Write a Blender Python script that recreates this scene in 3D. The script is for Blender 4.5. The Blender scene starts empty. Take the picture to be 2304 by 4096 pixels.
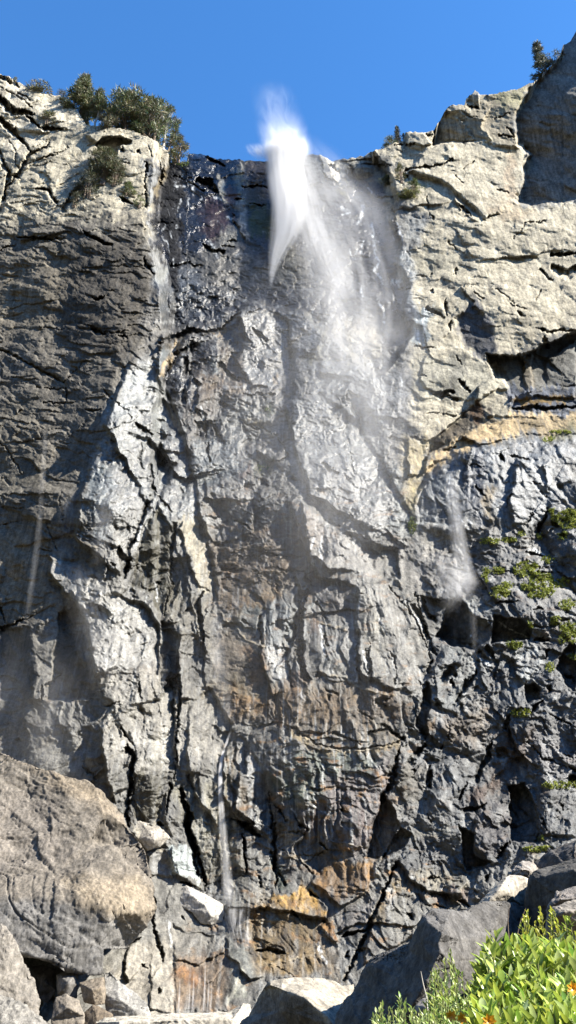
import bpy, bmesh, math, random
import numpy as np
from mathutils import Vector, noise as mnoise
F32 = np.float32
scene = bpy.context.scene
COL = scene.collection

# ------------------------------------------------------------------ camera
PITCH, FOV = math.radians(27.0), math.radians(62.0)
CAM = np.array([0.0, 0.0, 1.7])
FPX = 2048.0 / math.tan(FOV / 2)
CP, SP = math.cos(PITCH), math.sin(PITCH)
cd = bpy.data.cameras.new("camera"); cam = bpy.data.objects.new("camera", cd); COL.objects.link(cam)
cd.sensor_fit = 'VERTICAL'; cd.sensor_height = 24.0; cd.lens = 12.0 / math.tan(FOV / 2)
cd.clip_start = 0.1; cd.clip_end = 20000
cam.location = CAM; cam.rotation_euler = (math.radians(90) + PITCH, 0, 0)
scene.camera = cam

# ------------------------------------------------------------------ light
SUN = Vector((0.74, -0.23, 0.63)).normalized()
w = bpy.data.worlds.new("World"); scene.world = w; w.use_nodes = True
nt = w.node_tree
bg = nt.nodes["Background"]
sky = nt.nodes.new("ShaderNodeTexSky"); sky.sky_type = 'NISHITA'; sky.sun_disc = False
sky.sun_elevation = math.asin(SUN.z); sky.sun_rotation = math.atan2(SUN.x, SUN.y)
sky.air_density = 1.0; sky.dust_density = 0.15; sky.ozone_density = 4.0; sky.altitude = 1500
hsv = nt.nodes.new("ShaderNodeHueSaturation"); hsv.inputs['Saturation'].default_value = 1.2
nt.links.new(sky.outputs[0], hsv.inputs['Color']); nt.links.new(hsv.outputs[0], bg.inputs[0]); bg.inputs[1].default_value = 0.118
sl = bpy.data.lights.new("sun", 'SUN'); sl.energy = 4.9; sl.angle = math.radians(0.55); sl.color = (1.0, 0.93, 0.82)
so = bpy.data.objects.new("sun", sl); COL.objects.link(so); so.location = (60, -40, 120)
so.rotation_euler = SUN.to_track_quat('Z', 'Y').to_euler()
scene.view_settings.view_transform = 'Standard'; scene.view_settings.look = 'None'
scene.view_settings.exposure = 1.72; scene.view_settings.gamma = 1.0
try:
    scene.cycles.use_denoising = True
    scene.cycles.max_bounces = 5; scene.cycles.diffuse_bounces = 1; scene.cycles.volume_bounces = 2; scene.cycles.transparent_max_bounces = 48
    scene.cycles.volume_step_rate = 0.6; scene.cycles.volume_max_steps = 256
    scene.cycles.sample_clamp_indirect = 8.0; scene.cycles.sample_clamp_direct = 12.0
except Exception: pass

# ------------------------------------------------------------------ zoomed measuring frames of the survey (offset, scale)
FR = dict(A=(0,250,1.811), B=(0,200,1.2578), C=(1152,100,1.2578), D=(0,1000,1.2578), E=(1152,1000,1.2578),
          F=(0,1900,1.2578), G=(1152,1900,1.2578), H=(0,2700,1.2578), I=(1152,2700,1.2578), J=(0,3300,1.2578),
          K=(1152,3300,1.2578), L=(550,550,2.415), M=(1000,350,2.07), N=(550,1200,2.07), O=(800,2000,2.07),
          P=(1400,2200,1.603), Q=(1600,1300,2.058), R=(700,3100,1.811), S=(0,3600,1.61), T=(1650,3500,2.2156), X=(0,0,1.0))
def pp(s):
    """'A 10,95 150,180' -> survey points"""
    k, *r = s.split()
    ox, oy, sc = FR[k]
    return [(ox + float(a.split(',')[0]) / sc, oy + float(a.split(',')[1]) / sc) for a in r]
def ray(u, v):
    x = (u - 1152.0) / FPX; y = (2048.0 - v) / FPX
    return x, CP - SP * y, SP + CP * y
def at(u, v, Y):
    rx, ry, rz = ray(u, v); t = Y / ry
    return Vector((rx * t, Y, 1.7 + rz * t))

# ------------------------------------------------------------------ numpy noise
def _h(ix, iy, s):
    n = (ix.astype(np.int64) * 374761393 + iy.astype(np.int64) * 668265263 + s * 1274126177) & 0xFFFFFFFF
    n = ((n ^ (n >> 13)) * 1274126177) & 0xFFFFFFFF
    n = n ^ (n >> 16)
    return (n & 0xFFFF).astype(F32) / F32(65535.0)
def perlin(x, y, s=0):
    x = np.asarray(x, F32); y = np.asarray(y, F32)
    ix = np.floor(x); iy = np.floor(y); fx = x - ix; fy = y - iy
    ux = fx*fx*fx*(fx*(fx*6-15)+10); uy = fy*fy*fy*(fy*(fy*6-15)+10)
    r = []
    for dy in (0, 1):
        for dx in (0, 1):
            a = _h(ix + dx, iy + dy, s) * F32(6.2832)
            r.append(np.cos(a) * (fx - dx) + np.sin(a) * (fy - dy))
    return ((r[0] + ux*(r[1]-r[0])) * (1-uy) + (r[2] + ux*(r[3]-r[2])) * uy) * F32(1.5)
def fbm(x, y, o=4, s=0, g=0.5):
    r = 0; a = 1.0; f = 1.0
    for i in range(o):
        r = r + a * perlin(x*f, y*f, s + i*17); a *= g; f *= 2.03
    return r
def ridged(x, y, o=4, s=0, g=0.5):
    r = 0; a = 1.0; f = 1.0
    for i in range(o):
        r = r + a * (1 - 2*np.abs(perlin(x*f, y*f, s + i*17))); a *= g; f *= 2.07
    return r
def cells(x, y, s=0, jit=0.9):
    """nearest jittered cell: id-hash, id-hash2, dx, dy to centre, F2-F1"""
    x = np.asarray(x, F32); y = np.asarray(y, F32)
    ix = np.floor(x); iy = np.floor(y)
    d1 = np.full(x.shape, 9, F32); d2 = np.full(x.shape, 9, F32)
    bx = np.zeros(x.shape, F32); by = np.zeros(x.shape, F32); ci = np.zeros(x.shape, F32); cj = np.zeros(x.shape, F32)
    for j in (-1, 0, 1):
        for i in (-1, 0, 1):
            cx = ix + i; cy = iy + j
            px = cx + 0.5 + jit*(_h(cx, cy, s) - 0.5) - x; py = cy + 0.5 + jit*(_h(cx, cy, s+91) - 0.5) - y
            d = px*px + py*py
            m = d < d1
            d2 = np.where(m, d1, np.minimum(d2, d))
            d1 = np.where(m, d, d1); bx = np.where(m, -px, bx); by = np.where(m, -py, by)
            ci = np.where(m, cx, ci); cj = np.where(m, cy, cj)
    return _h(ci, cj, s+7), _h(ci, cj, s+33), _h(ci, cj, s+57), bx, by, np.sqrt(d2) - np.sqrt(d1)
def facets(x, y, s, off=0.5, tilt=0.6, bx=0.0, by=0.0, crack=0.0, cw=0.06, pc=0.5):
    a, b, c, dx, dy, e = cells(x, y, s)
    r = off*(a-0.5) + (tilt*(b-0.5)*2 + bx)*dx + (tilt*(c-0.5)*2 + by)*dy
    if crack: r = r + crack * np.clip(1 - e/cw, 0, 1) * (((a+b) % 1) < pc)
    return r
def scoops(x, y, s, tilt=1.0, k=.5, sign=1.0, off=.25):
    """continuous broken faces: +1 bulging facets with sharp valleys, -1 hollow (conchoidal) scoops with sharp ridges"""
    x = np.asarray(x, F32); y = np.asarray(y, F32); ix = np.floor(x); iy = np.floor(y); best = np.full(x.shape, -9, F32)
    for j in (-1, 0, 1):
        for i in (-1, 0, 1):
            cx = ix + i; cy = iy + j; h1 = _h(cx, cy, s); h2 = _h(cx, cy, s+91)
            dx = x - (cx + .1 + .8*h1); dy = y - (cy + .1 + .8*h2)
            h3 = (h1*7.31 + h2*3.17) % 1.0; h4 = (h1*3.77 + h2*9.13) % 1.0
            best = np.maximum(best, off*(h3-.5) + tilt*((h4*2-1)*dx + (((h3*5.3 + h4*2.9) % 1.0)*2-1)*dy) - k*(dx*dx + dy*dy))
    return -sign*(best + .12*k)        # + is away from the viewer
def sstep(a, b, x):
    t = np.clip((x-a)/(b-a), 0, 1); return t*t*(3-2*t)

# ------------------------------------------------------------------ survey-space masks
def sdf(U, V, poly):
    """signed distance, positive inside; far points are clipped"""
    p = np.array(poly, F32); n = len(p)
    d = np.full(U.shape, 1e9, F32); ins = np.zeros(U.shape, bool)
    for i in range(n):
        x0, y0 = p[i]; x1, y1 = p[(i+1) % n]
        ex, ey = x1-x0, y1-y0; L = ex*ex + ey*ey + 1e-9
        t = np.clip(((U-x0)*ex + (V-y0)*ey)/L, 0, 1)
        d = np.minimum(d, (U-x0-t*ex)**2 + (V-y0-t*ey)**2)
        if abs(ey) > 1e-6:
            ins ^= ((y0 > V) != (y1 > V)) & (U < ex*(V-y0)/ey + x0)
    d = np.sqrt(d)
    return np.where(ins, d, -d)
def pdist(U, V, pts, ws):
    """distance to an open polyline minus nothing, and local width"""
    p = np.array(pts, F32); n = len(p)
    if np.isscalar(ws): ws = [ws]*n
    best = np.full(U.shape, 1e9, F32); wv = np.zeros(U.shape, F32)
    for i in range(n-1):
        x0, y0 = p[i]; x1, y1 = p[i+1]
        ex, ey = x1-x0, y1-y0; L = ex*ex + ey*ey + 1e-9
        t = np.clip(((U-x0)*ex + (V-y0)*ey)/L, 0, 1)
        d = np.sqrt((U-x0-t*ex)**2 + (V-y0-t*ey)**2)
        ww = ws[i] + (ws[i+1]-ws[i])*t
        q = d/np.maximum(ww, 1e-3)
        m = q < best
        best = np.where(m, q, best); wv = np.where(m, ww, wv)
    return best, wv
class Win:
    """bounding-box window on the sheet so each feature is cheap"""
    def __init__(s, U, V, pts, pad):
        a = np.array(pts); lo = a.min(0)-pad; hi = a.max(0)+pad
        cols = np.where((U[0] >= lo[0]) & (U[0] <= hi[0]))[0]
        s.ok = len(cols) > 0
        if not s.ok: return
        c0, c1 = cols[0], cols[-1]+1
        sub = V[:, c0:c1]
        rows = np.where(((sub >= lo[1]) & (sub <= hi[1])).any(1))[0]
        s.ok = len(rows) > 0
        if s.ok: s.s = (slice(rows[0], rows[-1]+1), slice(c0, c1))

def add_mesh(name, verts, faces, mat=None, parent=None, smooth=False, attr=None):
    me = bpy.data.meshes.new(name)
    verts = np.asarray(verts, F32); faces = np.asarray(faces, np.int32)
    k = faces.shape[1]
    me.vertices.add(len(verts)); me.vertices.foreach_set('co', verts.ravel())
    me.loops.add(faces.size); me.loops.foreach_set('vertex_index', faces.ravel())
    me.polygons.add(len(faces)); me.polygons.foreach_set('loop_start', np.arange(0, faces.size, k, dtype=np.int32))
    if smooth: me.polygons.foreach_set('use_smooth', np.ones(len(faces), bool))
    me.update(calc_edges=True)
    if attr is not None:
        a = me.attributes.new('rock', 'FLOAT_COLOR', 'POINT'); a.data.foreach_set('color', np.asarray(attr, F32).ravel())
    if mat: me.materials.append(mat)
    o = bpy.data.objects.new(name, me); COL.objects.link(o)
    if parent: o.parent = parent
    return o
def tag(o, label=None, cat=None, group=None, kind=None):
    if label: o['label'] = label
    if cat: o['category'] = cat
    if group: o['group'] = group
    if kind: o['kind'] = kind
    return o
# ------------------------------------------------------------------ materials
def N(nt, t, **k):
    n = nt.nodes.new(t)
    for a, b in k.items(): setattr(n, a, b)
    return n
def math_n(nt, op, a, b=None, clamp=False):
    n = N(nt, 'ShaderNodeMath', operation=op, use_clamp=clamp)
    for i, x in enumerate((a, b)):
        if x is None: continue
        if isinstance(x, (int, float)): n.inputs[i].default_value = x
        else: nt.links.new(x, n.inputs[i])
    return n.outputs[0]
def noise_n(nt, vec, scale, detail=4, rough=0.55, sc3=None):
    if sc3:
        mp = N(nt, 'ShaderNodeMapping'); mp.inputs['Scale'].default_value = sc3
        nt.links.new(vec, mp.inputs[0]); vec = mp.outputs[0]
    n = N(nt, 'ShaderNodeTexNoise'); nt.links.new(vec, n.inputs['Vector'])
    n.inputs['Scale'].default_value = scale; n.inputs['Detail'].default_value = detail; n.inputs['Roughness'].default_value = rough
    return n.outputs[0]
def maprange(nt, x, a, b, c, d):
    n = N(nt, 'ShaderNodeMapRange'); nt.links.new(x, n.inputs[0])
    for i, q in enumerate((a, b, c, d)): n.inputs[i+1].default_value = q
    return n.outputs[0]
def rock_material(name, attr=True, color=(.3,.26,.21), wet=0.0, sc=1.0, bump=0.35):
    m = bpy.data.materials.new(name); m.use_nodes = True; nt = m.node_tree
    b = nt.nodes['Principled BSDF']; tc = N(nt, 'ShaderNodeTexCoord'); P = tc.outputs['Object']
    if attr:
        at_ = N(nt, 'ShaderNodeAttribute', attribute_name='rock'); c0 = at_.outputs['Color']; wet_ = at_.outputs['Alpha']
    else:
        rgb = N(nt, 'ShaderNodeRGB'); rgb.outputs[0].default_value = (*color, 1); c0 = rgb.outputs[0]
        vv = N(nt, 'ShaderNodeValue'); vv.outputs[0].default_value = wet; wet_ = vv.outputs[0]
    n1 = noise_n(nt, P, 0.35*sc, 6, 0.65); n2 = noise_n(nt, P, 1.9*sc, 7, 0.74); n3 = noise_n(nt, P, 7*sc, 4, 0.75)
    st = noise_n(nt, P, 1.6*sc, 5, 0.65, (1.0, 0.5, 0.05))
    f = math_n(nt, 'MULTIPLY', maprange(nt, n1, .28, .72, .70, 1.30), maprange(nt, n2, .30, .70, .50, 1.52))
    f = math_n(nt, 'MULTIPLY', f, maprange(nt, n3, .28, .72, .62, 1.40))
    f = math_n(nt, 'MULTIPLY', f, maprange(nt, st, .34, .62, .62, 1.20))
    vm = N(nt, 'ShaderNodeVectorMath', operation='SCALE'); nt.links.new(c0, vm.inputs[0]); nt.links.new(f, vm.inputs['Scale'])
    hs = N(nt, 'ShaderNodeHueSaturation'); nt.links.new(vm.outputs[0], hs.inputs['Color'])
    nt.links.new(maprange(nt, n2, .2, .8, .75, 1.3), hs.inputs['Saturation'])
    nt.links.new(hs.outputs[0], b.inputs['Base Color'])
    rw = math_n(nt, 'MULTIPLY', wet_, maprange(nt, n1, .3, .7, .7, 1.15))
    nt.links.new(maprange(nt, rw, 0, 1, .92, .21), b.inputs['Roughness'])
    nt.links.new(maprange(nt, wet_, 0, 1, .18, .46), b.inputs['Specular IOR Level'])
    bp = N(nt, 'ShaderNodeBump'); bp.inputs['Strength'].default_value = bump; bp.inputs['Distance'].default_value = 0.25/sc
    h = math_n(nt, 'ADD', n2, math_n(nt, 'MULTIPLY', n3, .5))
    nt.links.new(h, bp.inputs['Height']); nt.links.new(bp.outputs[0], b.inputs['Normal'])
    return m
CLIFF_MAT = rock_material('cliff_rock', bump=.55)
# ------------------------------------------------------------------ the cliff
import time as _time
_t0 = _time.time()
STEP = 3.2
SKY = ([(-420,230),(-200,262)] + pp('X 0,294 48,311 103,347 167,371 207,379 262,391 300,425 325,470 345,500 374,502 429,510 509,518 588,546 636,570 672,608 684,650 705,660 745,655 752,618') +
       pp('X 803,617 867,633 978,641 1065,645 1130,640 1216,621 1279,617 1327,645 1390,634 1454,625 1486,607 1534,594 1545,577 1613,565 1622,528 1700,529 1736,525 1752,490 1772,458 1788,430 1812,418 1858,422 1864,394 1887,378 1899,361 1919,378 1979,378 2011,366 2074,358 2126,331 2154,315 2209,259 2246,211 2253,180 2277,172 2304,124 2400,50 2550,-40 2760,-120'))
us = np.arange(-400, 2720, STEP).astype(F32)
_sx, _sy = np.array(SKY).T
vt = np.interp(us, _sx, _sy).astype(F32)
vt = vt + 5*perlin(us/23, us*0+3.3, 5) + 3*perlin(us/9, us*0+8.3, 6)
VB = 4260.0
NR = int((VB-450)/STEP)
sr = np.linspace(0, 1, NR).astype(F32)
U = np.repeat(us[None, :], NR, 0)
V = vt[None, :] + sr[:, None]*(VB - vt[None, :])
# noise-bent survey coordinates: outlines of every feature come out naturally ragged
Uw = U + 9*perlin(U/70, V/70, 11) + 5*perlin(U/24, V/24, 12) + 2.5*perlin(U/10, V/10, 13)
Vw = V + 9*perlin(U/70, V/70, 21) + 5*perlin(U/24, V/24, 22) + 2.5*perlin(U/10, V/10, 23)
Yb = np.interp(V, [-200, 100, 560, 1000, 2000, 2800, 3500, 3800, 4096, 4300], [157, 154, 146, 136, 117, 107.5, 101, 97, 91, 86]).astype(F32)
rx, ry, rz = ray(U, V)
MPP = (Yb/ry/FPX).astype(F32)
Xb = rx*Yb/ry
Sb = (rz*Yb/ry*1.05).astype(F32)         # metres up the face
# ---- broad form (px)
mu = [-400, 0, 200, 450, 606, 642, 880, 1050, 1200, 1500, 1800, 2100, 2304, 2720]
mv = [250, 700, 1200, 1700, 2200, 2800, 3400, 3800, 4300]
MT = np.array([
 [-230,-200,-150,-110, -90, -60,  70,  70,  60,  30,   0,   0,   0,   0],
 [-100,-120,-140,-160,-150,  60,  75,  80,  60,  30,   0,   0,  10,   0],
 [   0, -40,-100,-185,-180,  30,  50,  50,  40,  30,   0, -10,   0,   0],
 [   0, -50,-130,-210,-160, -70,  20,  10,   0,  20,   0, -20, -20, -20],
 [   0, -70,-150,-215,-150,-100,   0, -30, -35, -25,   0, -20, -40, -50],
 [ -40, -90,-160,-195,-120, -80, -20, -30, -60, -70,   0, -15, -40, -70],
 [-100,-120,-160,-150,-100, -70, -20,   0, -15, -20, -15, -30, -50, -80],
 [-130,-130,-130,-120, -80, -60, -30, -20, -20, -30, -30, -50, -70,-100],
 [-150,-150,-140,-120,-100, -90, -80, -60, -60, -70, -70, -90,-100,-120]], F32)
def table(U, V):
    def cr(x, n):
        i = np.clip(np.floor(x).astype(int), 0, n-2); f = np.clip(x-i, 0, 1); return i, f*f*(3-2*f)*0.5 + f*0.5
    iu, fu = cr(np.interp(U, mu, range(len(mu))), len(mu)); iv, fv = cr(np.interp(V, mv, range(len(mv))), len(mv))
    a = MT[iv, iu]*(1-fu) + MT[iv, iu+1]*fu; b = MT[iv+1, iu]*(1-fu) + MT[iv+1, iu+1]*fu
    return (a*(1-fv) + b*fv).astype(F32)
EDGE = np.interp(V, [560,650,760,860,1000,1180,1400,1650], [6,8,0,-14,4,30,38,0]).astype(F32) + 14*perlin(U/300, V/60, 15)
D = table(U - EDGE*sstep(350, 560, U)*(1-sstep(750, 950, U)), V)
# ---- blocks: (points, depth, tilt_u, tilt_v, edge)   + = back / faces right / overhangs
BL = [
 # dark recess behind the fall
 ('X 690,600 752,560 1065,560 1480,600 1556,690 1592,790 1566,880 1604,960 1588,1060 1640,1150 1606,1240 1650,1330 1560,1470 1500,1500 1200,1250 1000,1200 922,1290 827,1330 755,1326 700,1420 676,1420 690,1200 652,1050 622,900 634,760', 60, 0, 0, 22),
 ('X 650,1330 760,1300 930,1290 960,1246 1090,1230 1180,1400 1170,1700 1000,2050 870,2250 800,1950 760,1800 670,1640 630,1500', -10, .12, .05, 18),
 # left buttress right flank slabs
 ('X 520,1440 600,1380 650,1530 740,1740 770,1900 700,2080 600,2030 420,1700', 0, .30, -.05, 14),
 ('X 330,1950 430,1700 600,1760 700,1860 640,2000 560,2200 480,2300 300,2150', 0, .26, -.05, 14),
 ('X 612,1990 770,1900 850,2250 865,2400 800,2560 730,2250 660,2060', 0, .32, -.08, 10),
 ('F 250,400 400,470 560,590 730,650 800,760 800,1010 700,1000 600,960 480,1010 440,760 390,660 250,500', -8, .28, -.10, 12),
 ('F 240,1130 300,700 370,668 430,700 470,820 500,1000 520,1130', 12, -.22, .04, 9),
 ('F 720,260 780,180 850,260 855,500 820,700 740,590 650,540 690,420', 22, -.38, .05, 7),
 ('F 870,420 960,420 1010,560 960,680 900,720 850,690', 16, -.36, .0, 7),
 ('F 900,270 960,200 1030,240 1080,500 1090,600 1000,560 950,430', -8, .38, -.12, 7),
 ('F 810,735 890,735 905,900 890,1085 805,1090', 34, -.35, .12, 6),
 ('F 905,780 960,740 1020,890 1040,1130 900,1130 890,1000', -6, .42, -.1, 8),
 ('F 1020,590 1070,600 1090,690 1040,900 1010,830', -10, .25, 0, 6),
 ('F 0,770 160,770 200,1000 160,1130 0,1130', 6, -.22, -.05, 10),
 ('F 160,880 300,1000 230,1050 220,1130 160,1130', -14, .2, -.25, 7),
 # lower left slabs
 ('H 510,260 640,160 800,120 880,0 880,480 720,470 640,560 560,620 520,420', -4, .34, -.12, 9),
 ('H 540,270 590,200 620,260 600,330', 10, -.35, .1, 6),
 ('H 520,400 640,380 650,560 590,650 540,520', -10, .45, -.1, 7),
 ('H 690,500 800,490 830,620 790,740 700,750 650,640', 14, -.2, .25, 7),
 ('H 950,170 1050,60 1100,130 1170,260 1130,400 1100,760 980,600 940,400', 0, .3, -.12, 10),
 ('H 1130,380 1220,330 1330,470 1370,800 1260,760 1200,730 1120,600', -16, .42, -.08, 9),
 ('H 1130,430 1210,340 1260,420 1240,700 1140,640', 8, -.12, .05, 8),
 ('H 940,505 1000,455 1005,610 960,560', 14, -.45, .1, 5),
 ('H 830,590 930,580 950,800 870,830 820,730', -10, .3, .05, 6),
 ('J 860,110 940,90 1000,230 1020,320 960,290 870,240', -20, .4, -.15, 6),
 ('J 740,140 860,110 870,260 760,250', -14, .05, -.05, 6),
 ('J 650,20 800,30 850,90 800,110 740,130', -18, .25, -.3, 6),
 ('J 1090,220 1160,200 1160,300 1110,320', -6, -.2, .1, 6),
 ('J 870,500 1040,600 1120,520 1140,640 1000,700 880,680', -10, -.05, -.25, 8),
 ('J 880,690 1040,700 1140,640 1160,900 880,940', -4, .05, .02, 10),
 ('J 640,620 710,560 720,700 660,780 620,750', -22, .35, -.1, 6),
 ('J 760,640 870,680 870,950 750,930', -8, .1, -.05, 8),
 ('J 1140,560 1240,640 1330,760 1260,780 1150,650', -20, .3, -.3, 7),
 ('J 1140,430 1210,285 1320,370 1260,420', -22, -.1, -.35, 7),
 # centre
 ('N 430,360 660,340 670,500 600,620 420,640', 18, -.45, .1, 7), ('N 200,650 320,430 420,480 400,800 260,860', 26, -.4, .05, 8), ('N 480,1000 700,1000 700,1180 490,1150', 20, -.4, .1, 7), ('N 820,100 1060,60 1260,180 1280,480 1240,760 940,700 820,500 900,300', -10, .26, -.05, 12), ('X 1140,1620 1260,1560 1420,1680 1560,1900 1640,2060 1560,2150 1380,2060 1240,1980 1180,1800', -8, .20, -.12, 16), ('N 980,1230 1200,1200 1250,1320 1100,1350', -16, .3, -.1, 7), ('N 560,1500 700,1480 940,1500 960,1656 560,1656', -14, .15, -.15, 7), ('X 1390,1560 1480,1600 1560,1760 1440,1740', 16, -.35, .1, 10),
 ('O 650,770 860,740 740,1190 720,1230 520,1190 500,1060 560,900', -8, .02, -.02, 8),
 ('O 500,1190 720,1230 745,1560 600,1600 520,1380', -12, .40, -.1, 8),
 ('O 0,130 90,200 420,180 440,250 300,340 100,350', -10, .05, -.1, 8),
 ('O 430,0 600,0 590,180 440,260', 12, -.3, .05, 7),
 ('O 850,20 1000,130 1100,220 1300,330 1449,420 1449,560 1250,600 1050,560 900,420', -12, .22, -.12, 14),
 ('G 340,560 540,520 620,740 720,900 640,1100 480,1060 360,1000', -16, .16, -.06, 14),
 ('G 0,120 60,100 190,240 330,330 540,380 560,520 350,560 150,520', -6, .24, -.14, 16),
 ('R 460,0 640,0 700,230 700,430 620,440 540,330 450,260', -14, .5, -.05, 8),
 ('R 720,130 1380,120 1449,400 1380,560 1100,560 900,420 730,420', -4, .02, .04, 12),
 ('R 480,760 700,870 600,960 380,970 420,830', -22, -.05, -.25, 8),
 ('R 560,950 720,880 920,800 1100,960 1090,1030 900,1000', -26, .05, -.4, 6),
 ('R 560,990 900,1010 1040,1060 1040,1250 640,1350 540,1200', 8, -.05, .12, 9),
 ('R 1030,690 1130,620 1300,600 1420,640 1380,860 1200,950 1000,780', -18, .02, -.12, 7),
 ('R 1040,1090 1130,1060 1200,1180 1150,1210', -12, .3, -.3, 5),
 ('K 560,180 680,90 780,110 900,250 880,360 700,330 600,260', -26, .1, -.3, 8),
 ('K 420,480 560,180 640,280 960,330 900,420 560,600 380,700', -12, .05, -.15, 10),
 ('A 690,605 715,562 800,530 950,558 945,584 865,605 830,690 745,690', 55, -.1, .1, 6),
 ('A 620,520 790,480 860,510 960,550 800,530 700,590', -14, .1, -.25, 8),
 # right wall
 ('C 700,600 880,580 1200,620 1190,790 1150,890 1000,980 800,800 620,740', -6, .1, -.16, 16),
 ('C 740,520 790,430 890,450 990,480 970,520 1030,580 880,592 720,610', 34, -.6, .65, 6),
 ('C 740,505 800,410 900,420 1010,420 985,480 890,445 790,428', -10, -.1, -.3, 5),
 ('C 590,540 690,540 720,600 600,600', -14, -.1, -.05, 6),
 ('C 890,395 925,350 965,350 965,410', -4, -.45, .2, 5),
 ('C 80,655 160,650 190,780 100,800', -12, -.25, .05, 6),
 ('C 160,650 220,685 300,800 240,790 190,770', -10, .5, -.1, 5),
 ('C 300,720 400,715 490,750 400,775 310,780', 8, -.1, .5, 8),
 ('C 840,870 1000,990 960,1010 870,930', -10, .4, -.2, 6),
 ('E 930,245 1040,380 1040,500 1000,560 880,490 840,350', 16, -.25, .12, 14),
 ('E 780,480 960,560 1040,640 1000,720 900,760 700,700 660,640 690,540', -8, .05, -.05, 10),
 ('E 1000,525 1180,530 1250,490 1460,400 2000,300 2000,850 1449,832 1120,828 1130,730 1085,660 1040,655', 125, -.05, -.3, 9),
 ('E 1180,530 1230,520 1240,700 1200,720', -30, -.3, .1, 6),
 ('E 1290,560 1449,450 1449,680 1300,690', -25, -.1, .2, 12),
 ('E 1110,760 1240,735 1449,745 1449,690 1280,690 1130,720', -26, 0, .5, 6),
 ('E 700,1035 720,960 960,760 985,800 1040,830 880,930', 34, -.40, .10, 6),
 ('E 880,935 1040,835 1449,835 2000,850 2000,960 1449,930 1180,930 950,985', -14, 0, -.45, 9),
 ('E 700,1045 880,935 960,985 740,1070 690,1120', -10, .1, -.4, 8),
 ('E 960,680 1040,630 1110,665 1110,700 1060,710 940,750', -18, .2, -.2, 6),
 ('E 600,960 690,970 680,1132 600,1132', -10, .3, -.1, 9),
 # bulge under the arch
 ('X 1650,2060 1700,1920 1830,1800 2010,1750 2304,1750 2700,1760 2700,2080 2304,2050 2200,2150 1990,2090 1800,2150 1680,2120', -30, .05, .18, 40),
 ('Q 440,1100 600,1010 560,1500 480,1640 150,1640 130,1480 220,1300', 10, -.18, .1, 14),
 ('Q 900,1400 980,1100 1180,1150 1230,1480 1140,1700 1030,1640 930,1650', -14, .22, .04, 12),
 ('Q 1180,1150 1240,1100 1260,1300 1220,1380', -10, .45, 0, 7),
 ('Q 1290,1320 1449,1300 1449,1480 1380,1460', 14, -.3, .1, 8),
 # right foot
 ('P 610,390 690,300 760,400 830,430 910,460 900,560 800,640 650,610 560,560', 70, -.65, .12, 8),
 ('P 680,310 720,295 800,420 780,600 690,590', -14, -.3, .05, 7),
 ('P 930,420 1110,440 1160,500 1150,580 900,600', 85, -.35, .35, 6),
 ('P 590,640 760,640 830,800 690,1060 560,1000 540,760', -12, .05, -.05, 10),
 ('P 840,690 950,760 880,900 840,860', -14, .3, -.1, 6),
 ('P 700,960 830,770 870,880 900,1060 760,1080', -8, .15, -.02, 8),
 ('P 1050,680 1200,640 1250,700 1120,860 1060,800', -16, .25, -.08, 8),
 ('P 1320,760 1400,600 1449,620 1449,900 1400,890', 75, -.3, .1, 6),
 ('P 1120,870 1190,850 1220,960 1130,990', 60, -.2, .1, 6),
 ('P 930,1270 1000,1260 1020,1330 940,1330', 34, -.2, .2, 5),
 ('P 540,1260 600,1270 570,1360 480,1300', -16, .2, -.1, 6),
 ('I 1110,560 1190,550 1255,680 1265,840 1125,840', 100, -.35, .1, 6),
 ('I 860,760 935,800 935,915 1030,945 900,980', 85, -.35, .15, 6),
 ('I 480,590 540,680 560,760 480,920 390,920 440,700', 100, -.85, .1, 8),
 ('I 560,770 620,800 580,870 470,930', 75, -.8, .1, 6),
 ('I 645,220 700,40 720,90 690,330 650,260', 75, -.9, .05, 8),
 ('I 940,620 1110,600 1130,900 1040,960 940,880', -14, .12, -.05, 10),
 ('I 1250,600 1449,570 1449,820 1290,800', -16, .05, -.02, 10),
]
for s, dz, tu, tv, soft in BL:
    P_ = pp(s); W = Win(U, V, P_, soft + 30)
    if not W.ok: continue
    w_ = sstep(-0.5*soft, 0.6*soft, sdf(Uw[W.s], Vw[W.s], P_))
    c = np.mean(P_, 0)
    D[W.s] += w_*(dz + np.clip(tu*(U[W.s]-c[0]), -120, 120) + np.clip(tv*(V[W.s]-c[1]), -120, 120))
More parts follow.
